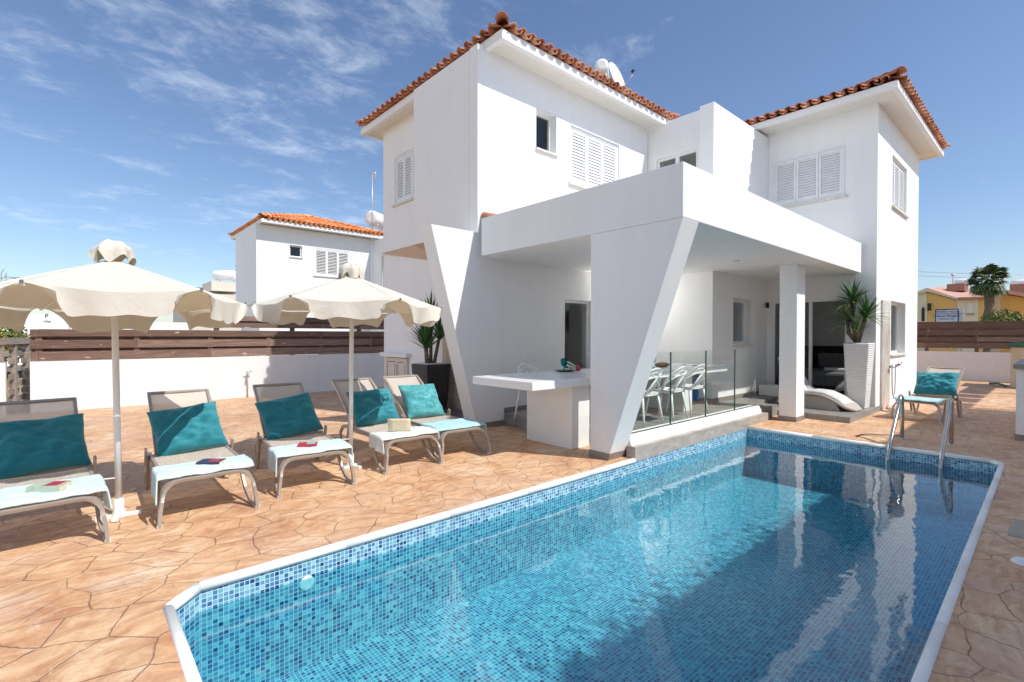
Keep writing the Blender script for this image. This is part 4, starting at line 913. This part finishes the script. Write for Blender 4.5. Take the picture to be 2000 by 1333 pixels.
pillow(P3[3], RZ[3], (.04,1.20,.56), tl_, -.05, 9.2, 'teal cushion behind the second umbrella pole with a sunlit edge', w_=.63, h_=.53)
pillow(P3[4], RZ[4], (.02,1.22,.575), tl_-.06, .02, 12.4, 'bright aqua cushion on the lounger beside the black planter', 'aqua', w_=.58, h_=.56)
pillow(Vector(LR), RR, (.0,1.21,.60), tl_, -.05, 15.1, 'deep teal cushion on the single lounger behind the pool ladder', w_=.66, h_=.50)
towel(P3[0], RZ[0], -.31, .315, .10, .56, .02, .16, 1, 'pale mint towel spread on the leftmost lounger', skew=.1)
towel(P3[1], RZ[1], -.315, .31, .10, .46, .20, .02, 2, 'pale mint towel hanging over the left side of the second lounger', skew=-.35)
towel(P3[2], RZ[2], -.315, .315, .10, .48, .19, .10, 3, 'pale mint towel hanging over both sides of the third lounger', skew=-.2)
towel(P3[3], RZ[3], -.315, .315, .10, .44, .17, .10, 4, 'pale towel under an open magazine on the fourth lounger', 'towel_white', skew=-.1)
towel(P3[4], RZ[4], -.315, .30, .10, .55, .12, .13, 5, 'light aqua towel on the lounger nearest the black planter', 'towel_aqua')
towel(Vector(LR), RR, -.31, .31, .10, .50, .02, .02, 6, 'light blue towel on the single lounger behind the pool ladder', 'towel_aqua')
book(P3[0], RZ[0], (.05,.30,.382), 1.0, ('green_cover', 'red_cover'), 'thick red and green paperback on the leftmost lounger', (.14,.20,.045))
book(P3[1], RZ[1], (.05,.30,.382), .95, ('navy_cover', 'red_cover'), 'dark navy and red paperback on the second lounger')
book(P3[2], RZ[2], (-.02,.32,.382), 1.2, ('red_cover', 'aqua_cover'), 'red paperback with a pale blue edge on the third lounger', (.12,.18,.03))
t = thing('magazine', 'open pale magazine propped up on the fourth lounger', 'magazine', (P3[3].x-.02, P3[3].y+.32, .383), .9, None)
build('page', MB().grid(lambda u, v: (.19*u, .26*(v-.5), .01+.02*math.sin(math.pi*u)), 6, 4, thick=.003), 'bed_white', t, local=True, recalc=False)
build('page', MB().grid(lambda u, v: (-.05-.04*u, .26*(v-.5), .01+.15*u), 6, 4, thick=.003), 'paper', t, local=True, recalc=False)

q_ = Matrix.Translation(P3[3]) @ Matrix.Rotation(RZ[3], 4, 'Z') @ Vector((.27, .93, .385))
def ob_(u, v):
    a = 2*math.pi*u; b_ = math.pi*v; return (q_.x+.055*math.sin(b_)*math.cos(a), q_.y+.04*math.sin(b_)*math.sin(a), q_.z+.022*math.cos(b_))
tag(build('pouch', MB().grid(ob_, 16, 8), 'orange_pillow'), 'small soft orange pouch beside the cushion on the fourth lounger', 'pouch')
# ------------------------------------------------------------------ umbrellas
def umbrella(label, base, R_, zr, za, ztop, drop, rot, tilt, seed, group='cream canvas sun umbrellas'):
    t = thing('umbrella', label, 'umbrella', base, 0, group, rot=tilt)
    build('pole', MB().tube([(0,0,.03),(0,0,za)], .024, 14), 'white_metal', t, local=True)
    bs = MB()
    for k in range(2):
        a = rot+k*math.pi/2+.3; d = Vector((math.cos(a), math.sin(a), 0)); s_ = Vector((-d.y, d.x, 0)); bs.obox((0,0,.014+.0*k), d*(.15 if k == 0 else .15), s_*.022, Vector((0,0,.014-.001*k)))
    bs.lathe([(.0,.15),(.033,.15),(.036,.06),(.05,.03),(.05,.0)], (0,0,0), 16); build('base', bs, 'white_metal', t, local=True)
    build('crank_pin', MB().tube([(0,0,.32),(-.12,-.02,.33)], .006, 6), 'white_metal', t, local=True)
    cn = lambda k: Vector((math.cos(rot+k*math.pi/3), math.sin(rot+k*math.pi/3), 0))
    nz_ = lambda *a: noise.noise(Vector(a))
    r0 = .02
    cpm = MB()
    for k in range(6):
        a, b_ = cn(k), cn(k+1)
        def f(u, v):
            d = a*(1-u)+b_*u; r_ = r0+(R_-r0)*v; sag = .055*math.sin(math.pi*u)*v*v+.02*math.sin(math.pi*v)
            z = za+(zr-za)*v-sag*.6+.02*nz_(u*3+k, v*3, seed)*v*math.sin(math.pi*u); q = d*r_*(1-.035*math.sin(math.pi*u)*v); return (q.x, q.y, z)
        cpm.grid(f, 14, 16)
    cpy = build('canopy', cpm, 'canvas', t, local=True, recalc=False)
    for k in range(6):
        a, b_ = cn(k), cn(k+1); nrm_ = (a+b_).normalized()
        def f(u, v):
            uu = .012+.976*u; e = min(uu, 1-uu); d = a*(1-uu)+b_*uu
            q = d*R_*(1-.035*math.sin(math.pi*uu)); z = zr-.033*math.sin(math.pi*uu)+.02*nz_(uu*3+k, 3, seed)*math.sin(math.pi*uu)
            dl = drop*(1-.16*math.sin(math.pi*uu)**2)*min(1, (e/.17))**.5*(1+.20*nz_(uu*4+k*5, seed, 1))
            # flare, curls, ripples; corners pulled in so that gaps open between panels
            tang = (b_-a).normalized(); cc = (.5-uu)*2
            pull = cc*abs(cc)**2*.16*v**.8
            rip = .025*math.sin(uu*9+k*2+seed)*v+.045*nz_(uu*3.1, k+seed, 2)*v+.010*v*math.sin(uu*19+k)+.05*abs(cc)**3*v
            q = q+tang*pull+nrm_*(rip+.01); return (q.x, q.y, z-dl*v+.02*v*v*nz_(uu*6, k, seed))
        build('valance', MB().grid(f, 26, 7), 'canvas', t, local=True, recalc=False)
        build('rib', MB().bar([a*.05+Vector((0,0,za-.03)), a*(R_-.01)+Vector((0,0,zr-.012))], Vector((-a.y,a.x,0)), .014, .02), 'white_metal', t, local=True)
        build('strut', MB().bar([a*.03+Vector((0,0,za-.42)), a*(R_*.5)+Vector((0,0,(za+zr)/2-.03))], Vector((-a.y,a.x,0)), .012, .014), 'white_metal', t, local=True)
        build('tip', MB().box(-.01,.01,-.01,.01,-.01,.01).add([],[]), 'chrome', t, local=True).location = a*R_+Vector((0,0,zr+.004))
    # vent cap, crumpled
    vc = MB(); rc = .132
    def f(u, v):
        a_ = 2*math.pi*u; w_ = 1+.16*math.sin(6*a_+seed)*v+.22*nz_(math.cos(a_)*1.6, math.sin(a_)*1.6, seed)*v
        r_ = rc*(v/.62 if v < .62 else 1+.06*(v-.62))*w_; z = ztop-.015-(.07*(v/.62)**1.6 if v < .62 else .07+.125*(v-.62)/.38)
        z += (.05*nz_(math.cos(a_)*2.2, math.sin(a_)*2.2, seed+v*2)+.07*abs(math.sin(3*a_+seed))**3*max(0, v-.62)/.38)*min(1, v*2)
        return (r_*math.cos(a_), r_*math.sin(a_), z)
    vc.grid(f, 48, 12); build('vent_cap', vc, 'canvas', cpy, local=True, recalc=False)
    build('hub', MB().lathe([(0,.0),(.045,0),(.045,.05),(0,.05)], (0,0,za-.45), 14), 'white_metal', t, local=True)
    return t
right_left = math.atan2(-CR.y, -CR.x)   # azimuth of camera-left
fwd_az = math.atan2(CF.y, CF.x)
t_eul = (Matrix.Rotation(math.radians(-2.2), 3, CR) @ Matrix.Rotation(math.radians(-2.6), 3, CF)).to_euler()
umbrella('larger looking cream umbrella nearest the camera at the left', (.27,5.15,0), .98, 1.79, 2.13, 2.30, .205, fwd_az+math.pi+math.radians(30-19), tuple(t_eul), 2.1)
umbrella('farther cream umbrella standing between the third and fourth loungers', (2.33,5.35,0), 1.01, 1.83, 2.18, 2.33, .195, fwd_az+math.pi+math.radians(30+15), tuple(Matrix.Rotation(math.radians(-1.8), 3, CR).to_euler()), 5.7)

# ------------------------------------------------------------------ right edge: outdoor kitchen counter and storage box
t = thing('outdoor_counter', 'white rendered outdoor counter with grey top at the right edge', 'counter', (11.2, .1, 0))
build('counter_body', MB().box(10.12, 12.2, -.9, .43, 0, 1.03), 'stucco', t); build('counter_top', MB().box(10.05, 12.25, -.95, .46, 1.032, 1.10), 'grey_tile', t, bevel=.006); build('skirting', MB().box(10.11, 12.21, -.91, .437, 0, .085), 'skirting', t)
p = onplane(1966, 757, 2, 0)
t = thing('storage_bin', 'beige plastic garden storage bin with a dark green lid behind the counter', 'storage bin', (20.6, .3, 0))
build('bin_body', MB().box(20.2, 21.4, -.9, .98, 0, 1.18), 'beige_plastic', t, bevel=.02); build('lid', MB().prism([(20.1,1.06,1.19),(20.1,-.95,1.19),(20.1,-.95,1.34),(20.1,.6,1.40),(20.1,1.06,1.27)], (1.35,0,0)), 'green_lid', t, bevel=.02)
tag(build('garden_hose', MB().tube([(20.1,1.05,.05),(20.4,1.25,.10),(20.9,1.45,.05)], .03, 8), 'hose_green'), 'short dark green hose on the ground beside the beige storage bin', 'hose')
# the neighbouring house on the sun side, out of the picture, that shades the right of the deck
nb = thing('neighbour_house', 'white neighbouring house standing beyond the shaded side of the pool', 'house', (8, -5, 0))
build('wall', MB().box(9.9, 14.9, -6.5, -2.45, 0, 5.35).box(-3.0, 9.89, -6.5, -2.45, 0, 5.25), 'far_white', nb)
hq = MB()  # loose leaves added out of view to soften the pool's shadow edge
for i in range(9000):
    x = random.uniform(-3, 9.9); h_ = abs(random.gauss(0, .33)); y = -2.9+random.uniform(-.35,.35); pz = 5.12+h_+.12*noise.noise(Vector((x*1.3, 0, 3))); a_ = Vector((random.uniform(-1,1), random.uniform(-1,1), random.uniform(-1,1))).normalized(); b_ = a_.cross(Vector((.3,.5,.8))).normalized(); c_ = Vector((x, y, pz)); hq.add([c_-a_*.06, c_+b_*.035, c_+a_*.06, c_-b_*.035], [(0,1,2,3)])
o = struct('shadow_edge_leaves', hq, 'shrub_leaf', kind='stuff', recalc=False)
tag(build('shade_slats', (lambda mb: (mb.box(15.0, 15.1, -2.4, -2.3, 0, 5.0), mb.box(19.0, 19.1, -2.4, -2.3, 0, 5.0), mb.box(14.95, 16.0, -2.6, -2.1, 5.0, 5.1), mb.box(16.2, 17.2, -2.6, -2.1, 5.0, 5.1), mb.box(17.4, 18.3, -2.6, -2.1, 5.0, 5.1), mb.box(18.5, 22, -2.6, -2.1, 5.0, 5.1), mb)[-1])(MB()), 'dark_timber'), 'slatted timber shade frame beside the neighbouring house', 'pergola')

# ------------------------------------------------------------------ BACKGROUND left
N = thing('neighbour_villa', 'white two storey neighbouring villa with an orange tiled roof behind the left fence', 'house', (8, 23, 0))
mb = MB(); nsm = (6.82, 7.34, 4.80, 5.30); nsh = (7.85, 9.45, 4.10, 5.30)
wall(mb, YF(21.73), T, 5.53, 10.5, 2.76, 6.0, [nsm, nsh]); mb.box(5.53, 5.75, 21.952, 25.1, 2.76, 6.0); mb.box(5.751, 11, 24.9, 25.1, 0, 6.0)
mb.box(5.70, 10.6, 21.95, 24.89, 0, 2.758); mb.box(10.3, 10.5, 21.952, 24.89, 2.76, 6.0); 
nw = (20.1, 20.75, 3.6, 5.1)
wall(mb, XF(10.52), T, 18.6, 21.728, 0, 5.9, [nw]); mb.box(10.741, 14, 18.6, 18.8, 0, 5.9)
build('wall', mb, 'far_white', N)
glazed(N, YF(21.73), *nsm, .12); shutters(N, YF(21.73), *nsh, 3, d=-.02, open_=True); glazed(N, XF(10.52), *nw, .12)
def eaves2(x0, x1, y0, y1, z0, z1):
    mb = MB(); f = .09
    for a in ((x0,x1,y0,y0+f),(x0,x0+f,y0+f,y1-f),(x1-f,x1,y0+f,y1-f),(x0,x1,y1-f,y1)): mb.box(*a, z0, z1)
    build('fascia', mb, 'far_white', N); build('soffit', MB().box(x0+f, x1-f, y0+f, y1-f, z0+.03, z0+.06), 'soffit_paint', N)
eaves2(5.60, 10.9, 21.22, 26.3, 6.0, 6.13)
tile_roof(5.57, 10.93, 21.19, 26.33, 6.13, math.radians(18), N, 'terracotta_orange')
def tank(label, c, ax, L, r, parent_label=None):
    t = thing('water_tank', label, 'water tank', (c[0], c[1], c[2]-r-.15))
    ax = Vector(ax).normalized(); a = Vector(c)-ax*L/2; b_ = Vector(c)+ax*L/2
    build('drum', MB().tube([a-ax*.06, a-ax*.045, a, b_, b_+ax*.045, b_+ax*.06], [r*.55, r*.85, r, r, r*.85, r*.55], 24), 'tank_white', t)
    st = MB(); sd = ax.cross(Vector((0,0,1)))
    for s1 in (-.35, .35):
        for s2 in (-1, 1): st.tube([Vector(c)+ax*L*s1+sd*s2*r*.5, Vector(c)+ax*L*s1+sd*s2*r*.8+Vector((0,0,-r-.5))], .02, 6)
    build('stand', st, 'antenna_metal', t)
def dish(label, c, d, r):
    t = thing('satellite_dish', label, 'satellite dish', (c[0], c[1], c[2]-r*1.3))
    d = Vector(d).normalized(); a = d.cross(Vector((0,0,1))).normalized(); b_ = a.cross(d); c = Vector(c)
    def f(u, v): 
        q = 2*math.pi*u; return c+(a*math.cos(q)*.92+b_*math.sin(q))*r*v-d*(.16*r*(1-v*v))
    build('reflector', MB().grid(f, 32, 8, thick=.012), 'tank_white', t, recalc=False)
    build('arm', MB().tube([c-b_*r*.98, c-b_*r*.55+d*r*.95], .012, 6), 'antenna_metal', t); build('receiver', MB().tube([c-b_*r*.35+d*r*.92, c-b_*r*.30+d*r*1.12], .035, 8), 'black_plastic', t)
    build('mast', MB().tube([c-d*.08, c-d*.1-b_*r*1.4], .02, 8), 'antenna_metal', t)
p = onplane(1206, 150, 1, 8.1); dish('large white satellite dish on the main villa roof', p, -CF*.55+CR*.65+Vector((0,0,.25)), .42)
p2 = onplane(1176, 143, 1, 9.2); tank('white water drum behind the satellite dish on the main villa roof', p2, CR*.2+CF*.9, .8, .20)
p3 = onplane(741, 432, 1, 24.5); tank('white water drum on the orange roof of the neighbouring villa', p3, CF*.9+CR*.3, 1.5, .38)
t = thing('tv_antenna', 'tall thin aerial mast on the orange roofed neighbouring villa', 'antenna', (9.9, 22.8, 6.8)); p = onplane(727, 440, 1, 22.8); p_ = onplane(727, 338, 1, 22.8)
build('mast', MB().tube([p-Vector((0,0,.8)), p_], .022, 6), 'antenna_metal', t); q = MB()
for k_ in range(4): q.tube([p_+CR*(-.18+.05*k_)+Vector((0,0,-.05*k_)), p_+CR*(.22)+Vector((0,0,.0-.08*k_))], .012, 5)
q.tube([p_+Vector((0,0,.1))+CR*.15, p_+CR*.15-Vector((0,0,.25))], .012, 5); build('aerial', q, 'antenna_metal', t)
# flat roofed pale building with a tank
def pxbox(mb, x0, x1, y0, y1, Y, depth, mi=0, ax=1):
    a = onplane(x0, y0, ax, Y); b_ = onplane(x1, y1, ax, Y)
    if ax == 1: mb.box(min(a.x,b_.x), max(a.x,b_.x), Y, Y+depth, b_.z, a.z, mi)
    else: mb.box(Y, Y+depth, min(a.y,b_.y), max(a.y,b_.y), b_.z, a.z, mi)
t = thing('flat_roof_building', 'pale flat roofed building with a stair tower left of the neighbouring villa', 'building', (4.5, 30, 0))
q = MB(); pxbox(q, 372, 500, 572, 690, 30, 6); pxbox(q, 413, 476, 549, 571, 30.4, 2.5); build('wall', q, 'beige_block', t)
p = onplane(440, 538, 1, 31.5); tank('white water drum on the pale flat roofed building', p, CR, 1.1, .27)
p = onplane(463, 521, 1, 31); dish('small round white dish on the pale flat roof', p, -CF+Vector((0,0,.3)), .12)
t = thing('low_white_house', 'low white house with dark lettering partly hidden by the left umbrella', 'house', (-3, 24, 0))
q = MB(); pxbox(q, -300, 135, 606, 720, 24, 5); pxbox(q, 136, 371, 627, 720, 25, 4); build('wall', q, 'far_white', t)
def text(name, s_, loc, right, up, size, mat, parent=None, ext=.004):
    cu = bpy.data.curves.new(name, 'FONT'); cu.body = s_; cu.size = size; cu.extrude = ext; cu.align_x = 'CENTER'; cu.align_y = 'CENTER'
    o = bpy.data.objects.new(name+'_tmp', cu); COL.objects.link(o); dg = bpy.context.evaluated_depsgraph_get(); me = bpy.data.meshes.new_from_object(o.evaluated_get(dg)); bpy.data.objects.remove(o)
    right = Vector(right).normalized(); up = Vector(up).normalized(); n_ = right.cross(up)
    M_ = Matrix(((right.x,up.x,n_.x,loc[0]),(right.y,up.y,n_.y,loc[1]),(right.z,up.z,n_.z,loc[2]),(0,0,0,1)))
    me.transform((wmat(parent).inverted() if parent else Matrix()) @ M_); me.materials.clear(); me.materials.append(MAT[mat])
    ob = bpy.data.objects.new(name, me); COL.objects.link(ob)
    if parent: ob.parent = parent
    WM_[ob.name] = wmat(parent) if parent else Matrix(); return ob
pa = onplane(91, 618, 1, 23.99); text('lettering', 'P', pa, (1,0,0), (0,0,1), .20, 'marker_black', t)
pa = onplane(92, 628, 1, 23.99); text('lettering', 'villas', pa, (1,0,0), (0,0,1), .11, 'sign_blue', t)
# round shrub
def leaf_ball(mb, c, rx, rz_, N, s_):
    for i in range(N):
        v = Vector((random.gauss(0,1), random.gauss(0,1), random.gauss(0,1))).normalized()*(random.random()**.35)
        bumpv = 1+.22*noise.noise(v*2.3+Vector(c)); p = Vector((c[0]+v.x*rx*bumpv, c[1]+v.y*rx*bumpv, c[2]+v.z*rz_*bumpv))
        a = Vector((random.uniform(-1,1), random.uniform(-1,1), random.uniform(-1,1))).normalized(); b_ = a.cross(v+Vector((.1,.2,.3))).normalized()
        mb.add([p-a*s_, p+b_*s_*.5, p+a*s_, p-b_*s_*.5], [(0,1,2,3)])
pc = onplane(8, 668, 1, 15.5); t = thing('round_shrub', 'rounded yellow green shrub behind the lattice fence at the far left', 'shrub', (pc.x, pc.y, 0))
q = MB(); leaf_ball(q, (pc.x, pc.y, pc.z), .50, .42, 3200, .035); build('foliage', q, 'shrub_leaf', t, recalc=False); build('stem', MB().tube([(pc.x,pc.y,0),(pc.x,pc.y,pc.z)], .04, 8), 'bark', t)
# power pylon and wires
pp = onplane(8, 600, 1, 90); t = thing('power_pylon', 'small lattice power pylon on the far left horizon', 'pylon', (pp.x, 90, 0)); top = onplane(8, 533, 1, 90).z
q = MB()
for s1 in (-1, 1):
    for s2 in (-1, 1): q.tube([(pp.x+s1*.7,90+s2*.7,0),(pp.x+s1*.2,90+s2*.2,top)], .05, 5)
for k_ in range(8): z = top*(.3+.1*k_); wv = .7-.5*z/top; q.tube([(pp.x-wv,90,z),(pp.x+wv,90,z+top*.08)], .035, 4)
build('tower', q, 'antenna_metal', t); q = MB(); q.tube([(pp.x-1.5,90,top*.93),(pp.x+1.5,90,top*.93)], .06, 5); q.tube([(pp.x-1.2,90,top*.82),(pp.x+1.2,90,top*.82)], .06, 5); build('crossarm', q, 'antenna_metal', t)
for (a0, b0, lab) in (((8,541),(745,572),'upper power wire crossing the sky behind the left umbrella'), ((8,548),(745,583),'lower power wire crossing the sky behind the left umbrella')):
    A = onplane(*a0, 1, 90); B = onplane(*b0, 1, 60); pts = [A.lerp(B, i/12)-Vector((0,0,1.2*math.sin(math.pi*i/12)*.3)) for i in range(13)]
    tag(build('power_wire', MB().tube(pts, .028, 4), 'marker_black'), lab, 'wire')
for (a0, b0, lab) in (((1790,531),(2010,537),'upper overhead wire right of the villa'), ((1790,539),(2010,546),'lower overhead wire right of the villa')):
    A = onplane(*a0, 0, 60); B = onplane(*b0, 0, 60); tag(build('power_wire', MB().tube([A, (A+B)/2-Vector((0,0,.05)), B], .016, 4), 'antenna_metal'), lab, 'wire')

# ------------------------------------------------------------------ BACKGROUND right
XH = 42
def P_(x, y, X=XH): return onplane(x, y, 0, X)
t = thing('yellow_house', 'yellow ochre house with red tiled roofs beyond the right hand fence', 'house', (XH+3, 4, 0))
q = MB(); q.prism([P_(1811,571),P_(1869,587),P_(1869,700),P_(1811,700)], (7,0,0)); build('wall', q, 'yellow_wall', t)
q = MB(); q.prism([P_(1789,570),P_(1810.5,570),P_(1810.5,700),P_(1789,700)], (6,0,0)); q.prism([P_(1869.5,586),P_(1910,585),P_(1910,700),P_(1869.5,700)], (5,0,0)); build('wall', q, 'cream_wall', t, label='cream wall')
q = MB(); q.prism([P_(1910.2,585),P_(1924,585),P_(1924,700),P_(1910.2,700)], (5,0,0)); build('wall', q, 'yellow_wall', t)
def roofslab(pts, mat='roof_pink'):
    q = MB(); q.prism([Vector(p)-Vector((.3,0,0)) for p in pts], (7.5,0,0)); return build('roof', q, mat, t)
roofslab([P_(1788,572),P_(1812,563),P_(1815,564),P_(1873,583),P_(1873,587),P_(1812,570),P_(1788,576)], 'cream_wall')
q = MB(); q.add([P_(1811,563.5,XH-.35),P_(1868,580,XH-.35),P_(1926,580,XH-.35),P_(1926,574,XH+4),P_(1835,560,XH+6)], [(0,1,2,3,4)]); build('roof', q, 'roof_pink', t, recalc=False)
q = MB(); q.prism([P_(1870,581,XH-.4),P_(1926,580,XH-.4),P_(1926,584,XH-.4),P_(1870,585,XH-.4)], (4,0,0)); build('fascia', q, 'terracotta', t)
q = MB(); pxbox(q, 1849, 1884, 555.5, 568, XH+3, 2, 0, 0); build('chimney_block', q, 'brown_brick', t)
q = MB(); pxbox(q, 1889, 1902, 592, 613, XH-.05, .04, 0, 0); wv_ = build('window', q, 'sill_stone', t); q = MB(); pxbox(q, 1887, 1903, 613, 614.5, XH-.09, .08, 0, 0); build('sill', q, 'brown_brick', wv_)
q = MB(); a0 = P_(1800,628); q.prism([P_(1800,628),P_(1806,628),P_(1806,604),P_(1803,599),P_(1800,604)], (-.03,0,0)); build('arched_window', q, 'dark_interior', t)
q = MB(); q.tube([P_(1815,593,XH-.1),P_(1815,607,XH-.1)], .09, 8); build('wall_lamp', q, 'black_plastic', t)
p = P_(1884, 551, XH+4); tank('white water drum on the yellow house behind the palm', p, Vector((0,1,0)), .9, .22)
t = thing('yellow_house', 'second yellow house partly cut off by the right edge beyond the palm', 'house', (XH+6, 1.0, 0))
q = MB(); q.prism([P_(1955,575,46),P_(2060,590,46),P_(2060,700,46),P_(1955,700,46)], (6,0,0)); build('wall', q, 'yellow_wall', t)
q = MB(); q.prism([P_(1934,575,46),P_(1954.6,576,46),P_(1954.6,700,46),P_(1934,700,46)], (6,0,0)); build('wall', q, 'cream_wall', t, label='cream wall')
roofslab([P_(1930,569,45.5),P_(1965,567,45.5),P_(2060,583,45.5),P_(2060,590,45.5),P_(1965,574,45.5),P_(1930,574,45.5)])
q = MB(); pxbox(q, 1972, 2040, 556, 572, 49, 2, 0, 0); build('chimney_block', q, 'brown_brick', t)
p = P_(1998, 553, 50); tank('white water drum at the right edge above the second yellow house', p, Vector((0,1,0)), 1.1, .26)
t = thing('tv_antenna', 'small aerial beside the drum on the yellow house roof', 'antenna', P_(1861,556,XH+3)); q = MB(); q.tube([P_(1861,558,XH+3),P_(1861,537,XH+3)], .03, 5); q.tube([P_(1857,537,XH+3),P_(1866,538,XH+3)], .06, 5); build('mast', q, 'antenna_metal', t)
# sign board
t = thing('sign_board', 'pale blue property sign board with dark lettering standing beyond the right fence', 'sign', P_(1868,640,30))
a0, a1, a2, a3 = P_(1827,605.5,30), P_(1872,603.5,30), P_(1872,640,30), P_(1827,640,30)
build('board', MB().prism([a0,a1,a2,a3], (.06,0,0)), 'sign_board', t)
build('frame', MB().tube([a0-Vector((.01,0,0)), a1-Vector((.01,0,0))], .025, 5).tube([a1-Vector((.01,0,0)), a2-Vector((.01,0,0))], .025, 5).tube([a0-Vector((.01,0,0)), a3-Vector((.01,0,0))], .02, 5), 'sign_blue', t)
build('post', MB().box(30.0,30.12,a1.y-.16,a1.y-.04,0,a1.z+.03), 'antenna_metal', t)
yr = Vector((0,-1,0)); up_ = Vector((0,0,1)); cy_ = (a0.y+a1.y)/2
text('lettering', 'PROPERTY VILLAS', (29.985, cy_, P_(1850,609.5,30).z), yr, up_, .095, 'sign_red', t)
build('line', MB().box(29.98,29.995,cy_-.6,cy_+.6,P_(1850,613.7,30).z,P_(1850,613.0,30).z), 'sign_blue', t)
text('lettering', 'DHALIA PROJECT', (29.985, cy_, P_(1850,618,30).z), yr, up_, .125, 'sign_blue', t)
text('lettering', 'FOR SALE  TEL', (29.985, cy_, P_(1850,623.6,30).z), yr, up_, .08, 'sign_blue', t)
# palm tree
pb_ = P_(1931, 560, 36); zb = 0
t = thing('palm_tree', 'fan palm with a shaggy round crown beyond the right hand fence', 'palm', (36, pb_.y, 0))
q = MB(); n_ = 14
q.tube([(36, pb_.y+.04*math.sin(i), pb_.z*i/n_) for i in range(n_+1)], [.17+.015*(i%2)+(.02 if i > 10 else 0) for i in range(n_+1)], 12); build('trunk', q, 'bark', t)
q = MB(); ctr = Vector((36, pb_.y, pb_.z+.38))
for i in range(78):
    ph = random.uniform(0, 6.283); el = random.uniform(-1.0, 1.4); d = Vector((math.cos(ph)*math.cos(el), math.sin(ph)*math.cos(el), math.sin(el))); L_ = random.uniform(.38, .62)
    e = ctr+d*L_+Vector((0,0,-.10*math.cos(el))); q.tube([ctr, e], .015, 3, cap=False)
    sd = d.cross(Vector((0,0,1))).normalized(); nn = sd.cross(d)
    for k_ in range(19):
        a_ = (k_-9)/9*1.5; dd = (d*math.cos(a_)+sd*math.sin(a_)).normalized(); ll = random.uniform(.42,.56)*(1-.2*abs(a_)/1.5); tip = e+dd*ll+Vector((0,0,-.16*ll-.10)); w_ = dd.cross(nn).normalized()*.042
        q.add([e, e+dd*ll*.55+w_, tip, e+dd*ll*.55-w_], [(0,1,2,3)])
build('crown', q, 'palm_leaf', t, recalc=False)
q = MB()
for i in range(16):
    ph = i*2.399; d = Vector((math.cos(ph), math.sin(ph), 0)); a_ = ctr+d*.25-Vector((0,0,.2)); q.add([a_, a_+d*.2+Vector((0,0,-.25)), a_+d*.25+Vector((0,0,-.75*random.uniform(.6,1))), a_+d*.12+Vector((.04,.04,-.4))], [(0,1,2,3)])
build('dry_skirt', q, 'bark', t, recalc=False)
pc = P_(1958, 622, 33); t = thing('green_bush', 'leafy green bush at the foot of the palm beyond the fence', 'bush', (33, pc.y, 0))
q = MB(); leaf_ball(q, (33, pc.y, pc.z-.3), .85, .75, 2600, .07); leaf_ball(q, (33, pc.y-.6, pc.z-.45), .6, .6, 1200, .07); build('foliage', q, 'shrub_leaf', t, recalc=False)
q = MB()
for i in range(1500):
    x = random.uniform(22.72, 23.6); y = random.uniform(-1, 4.5); h = random.uniform(.85, 1.12); q.add([(x,y,.5),(x+.02,y+.01,.5),(x+random.uniform(-.05,.05), y+random.uniform(-.05,.05), h)], [(0,1,2)])
o = struct('grass', q, 'grass_green', kind='stuff', recalc=False)
struct('verge', MB().box(22.71, 30, -6, 12, -.02, .55), 'open_ground')
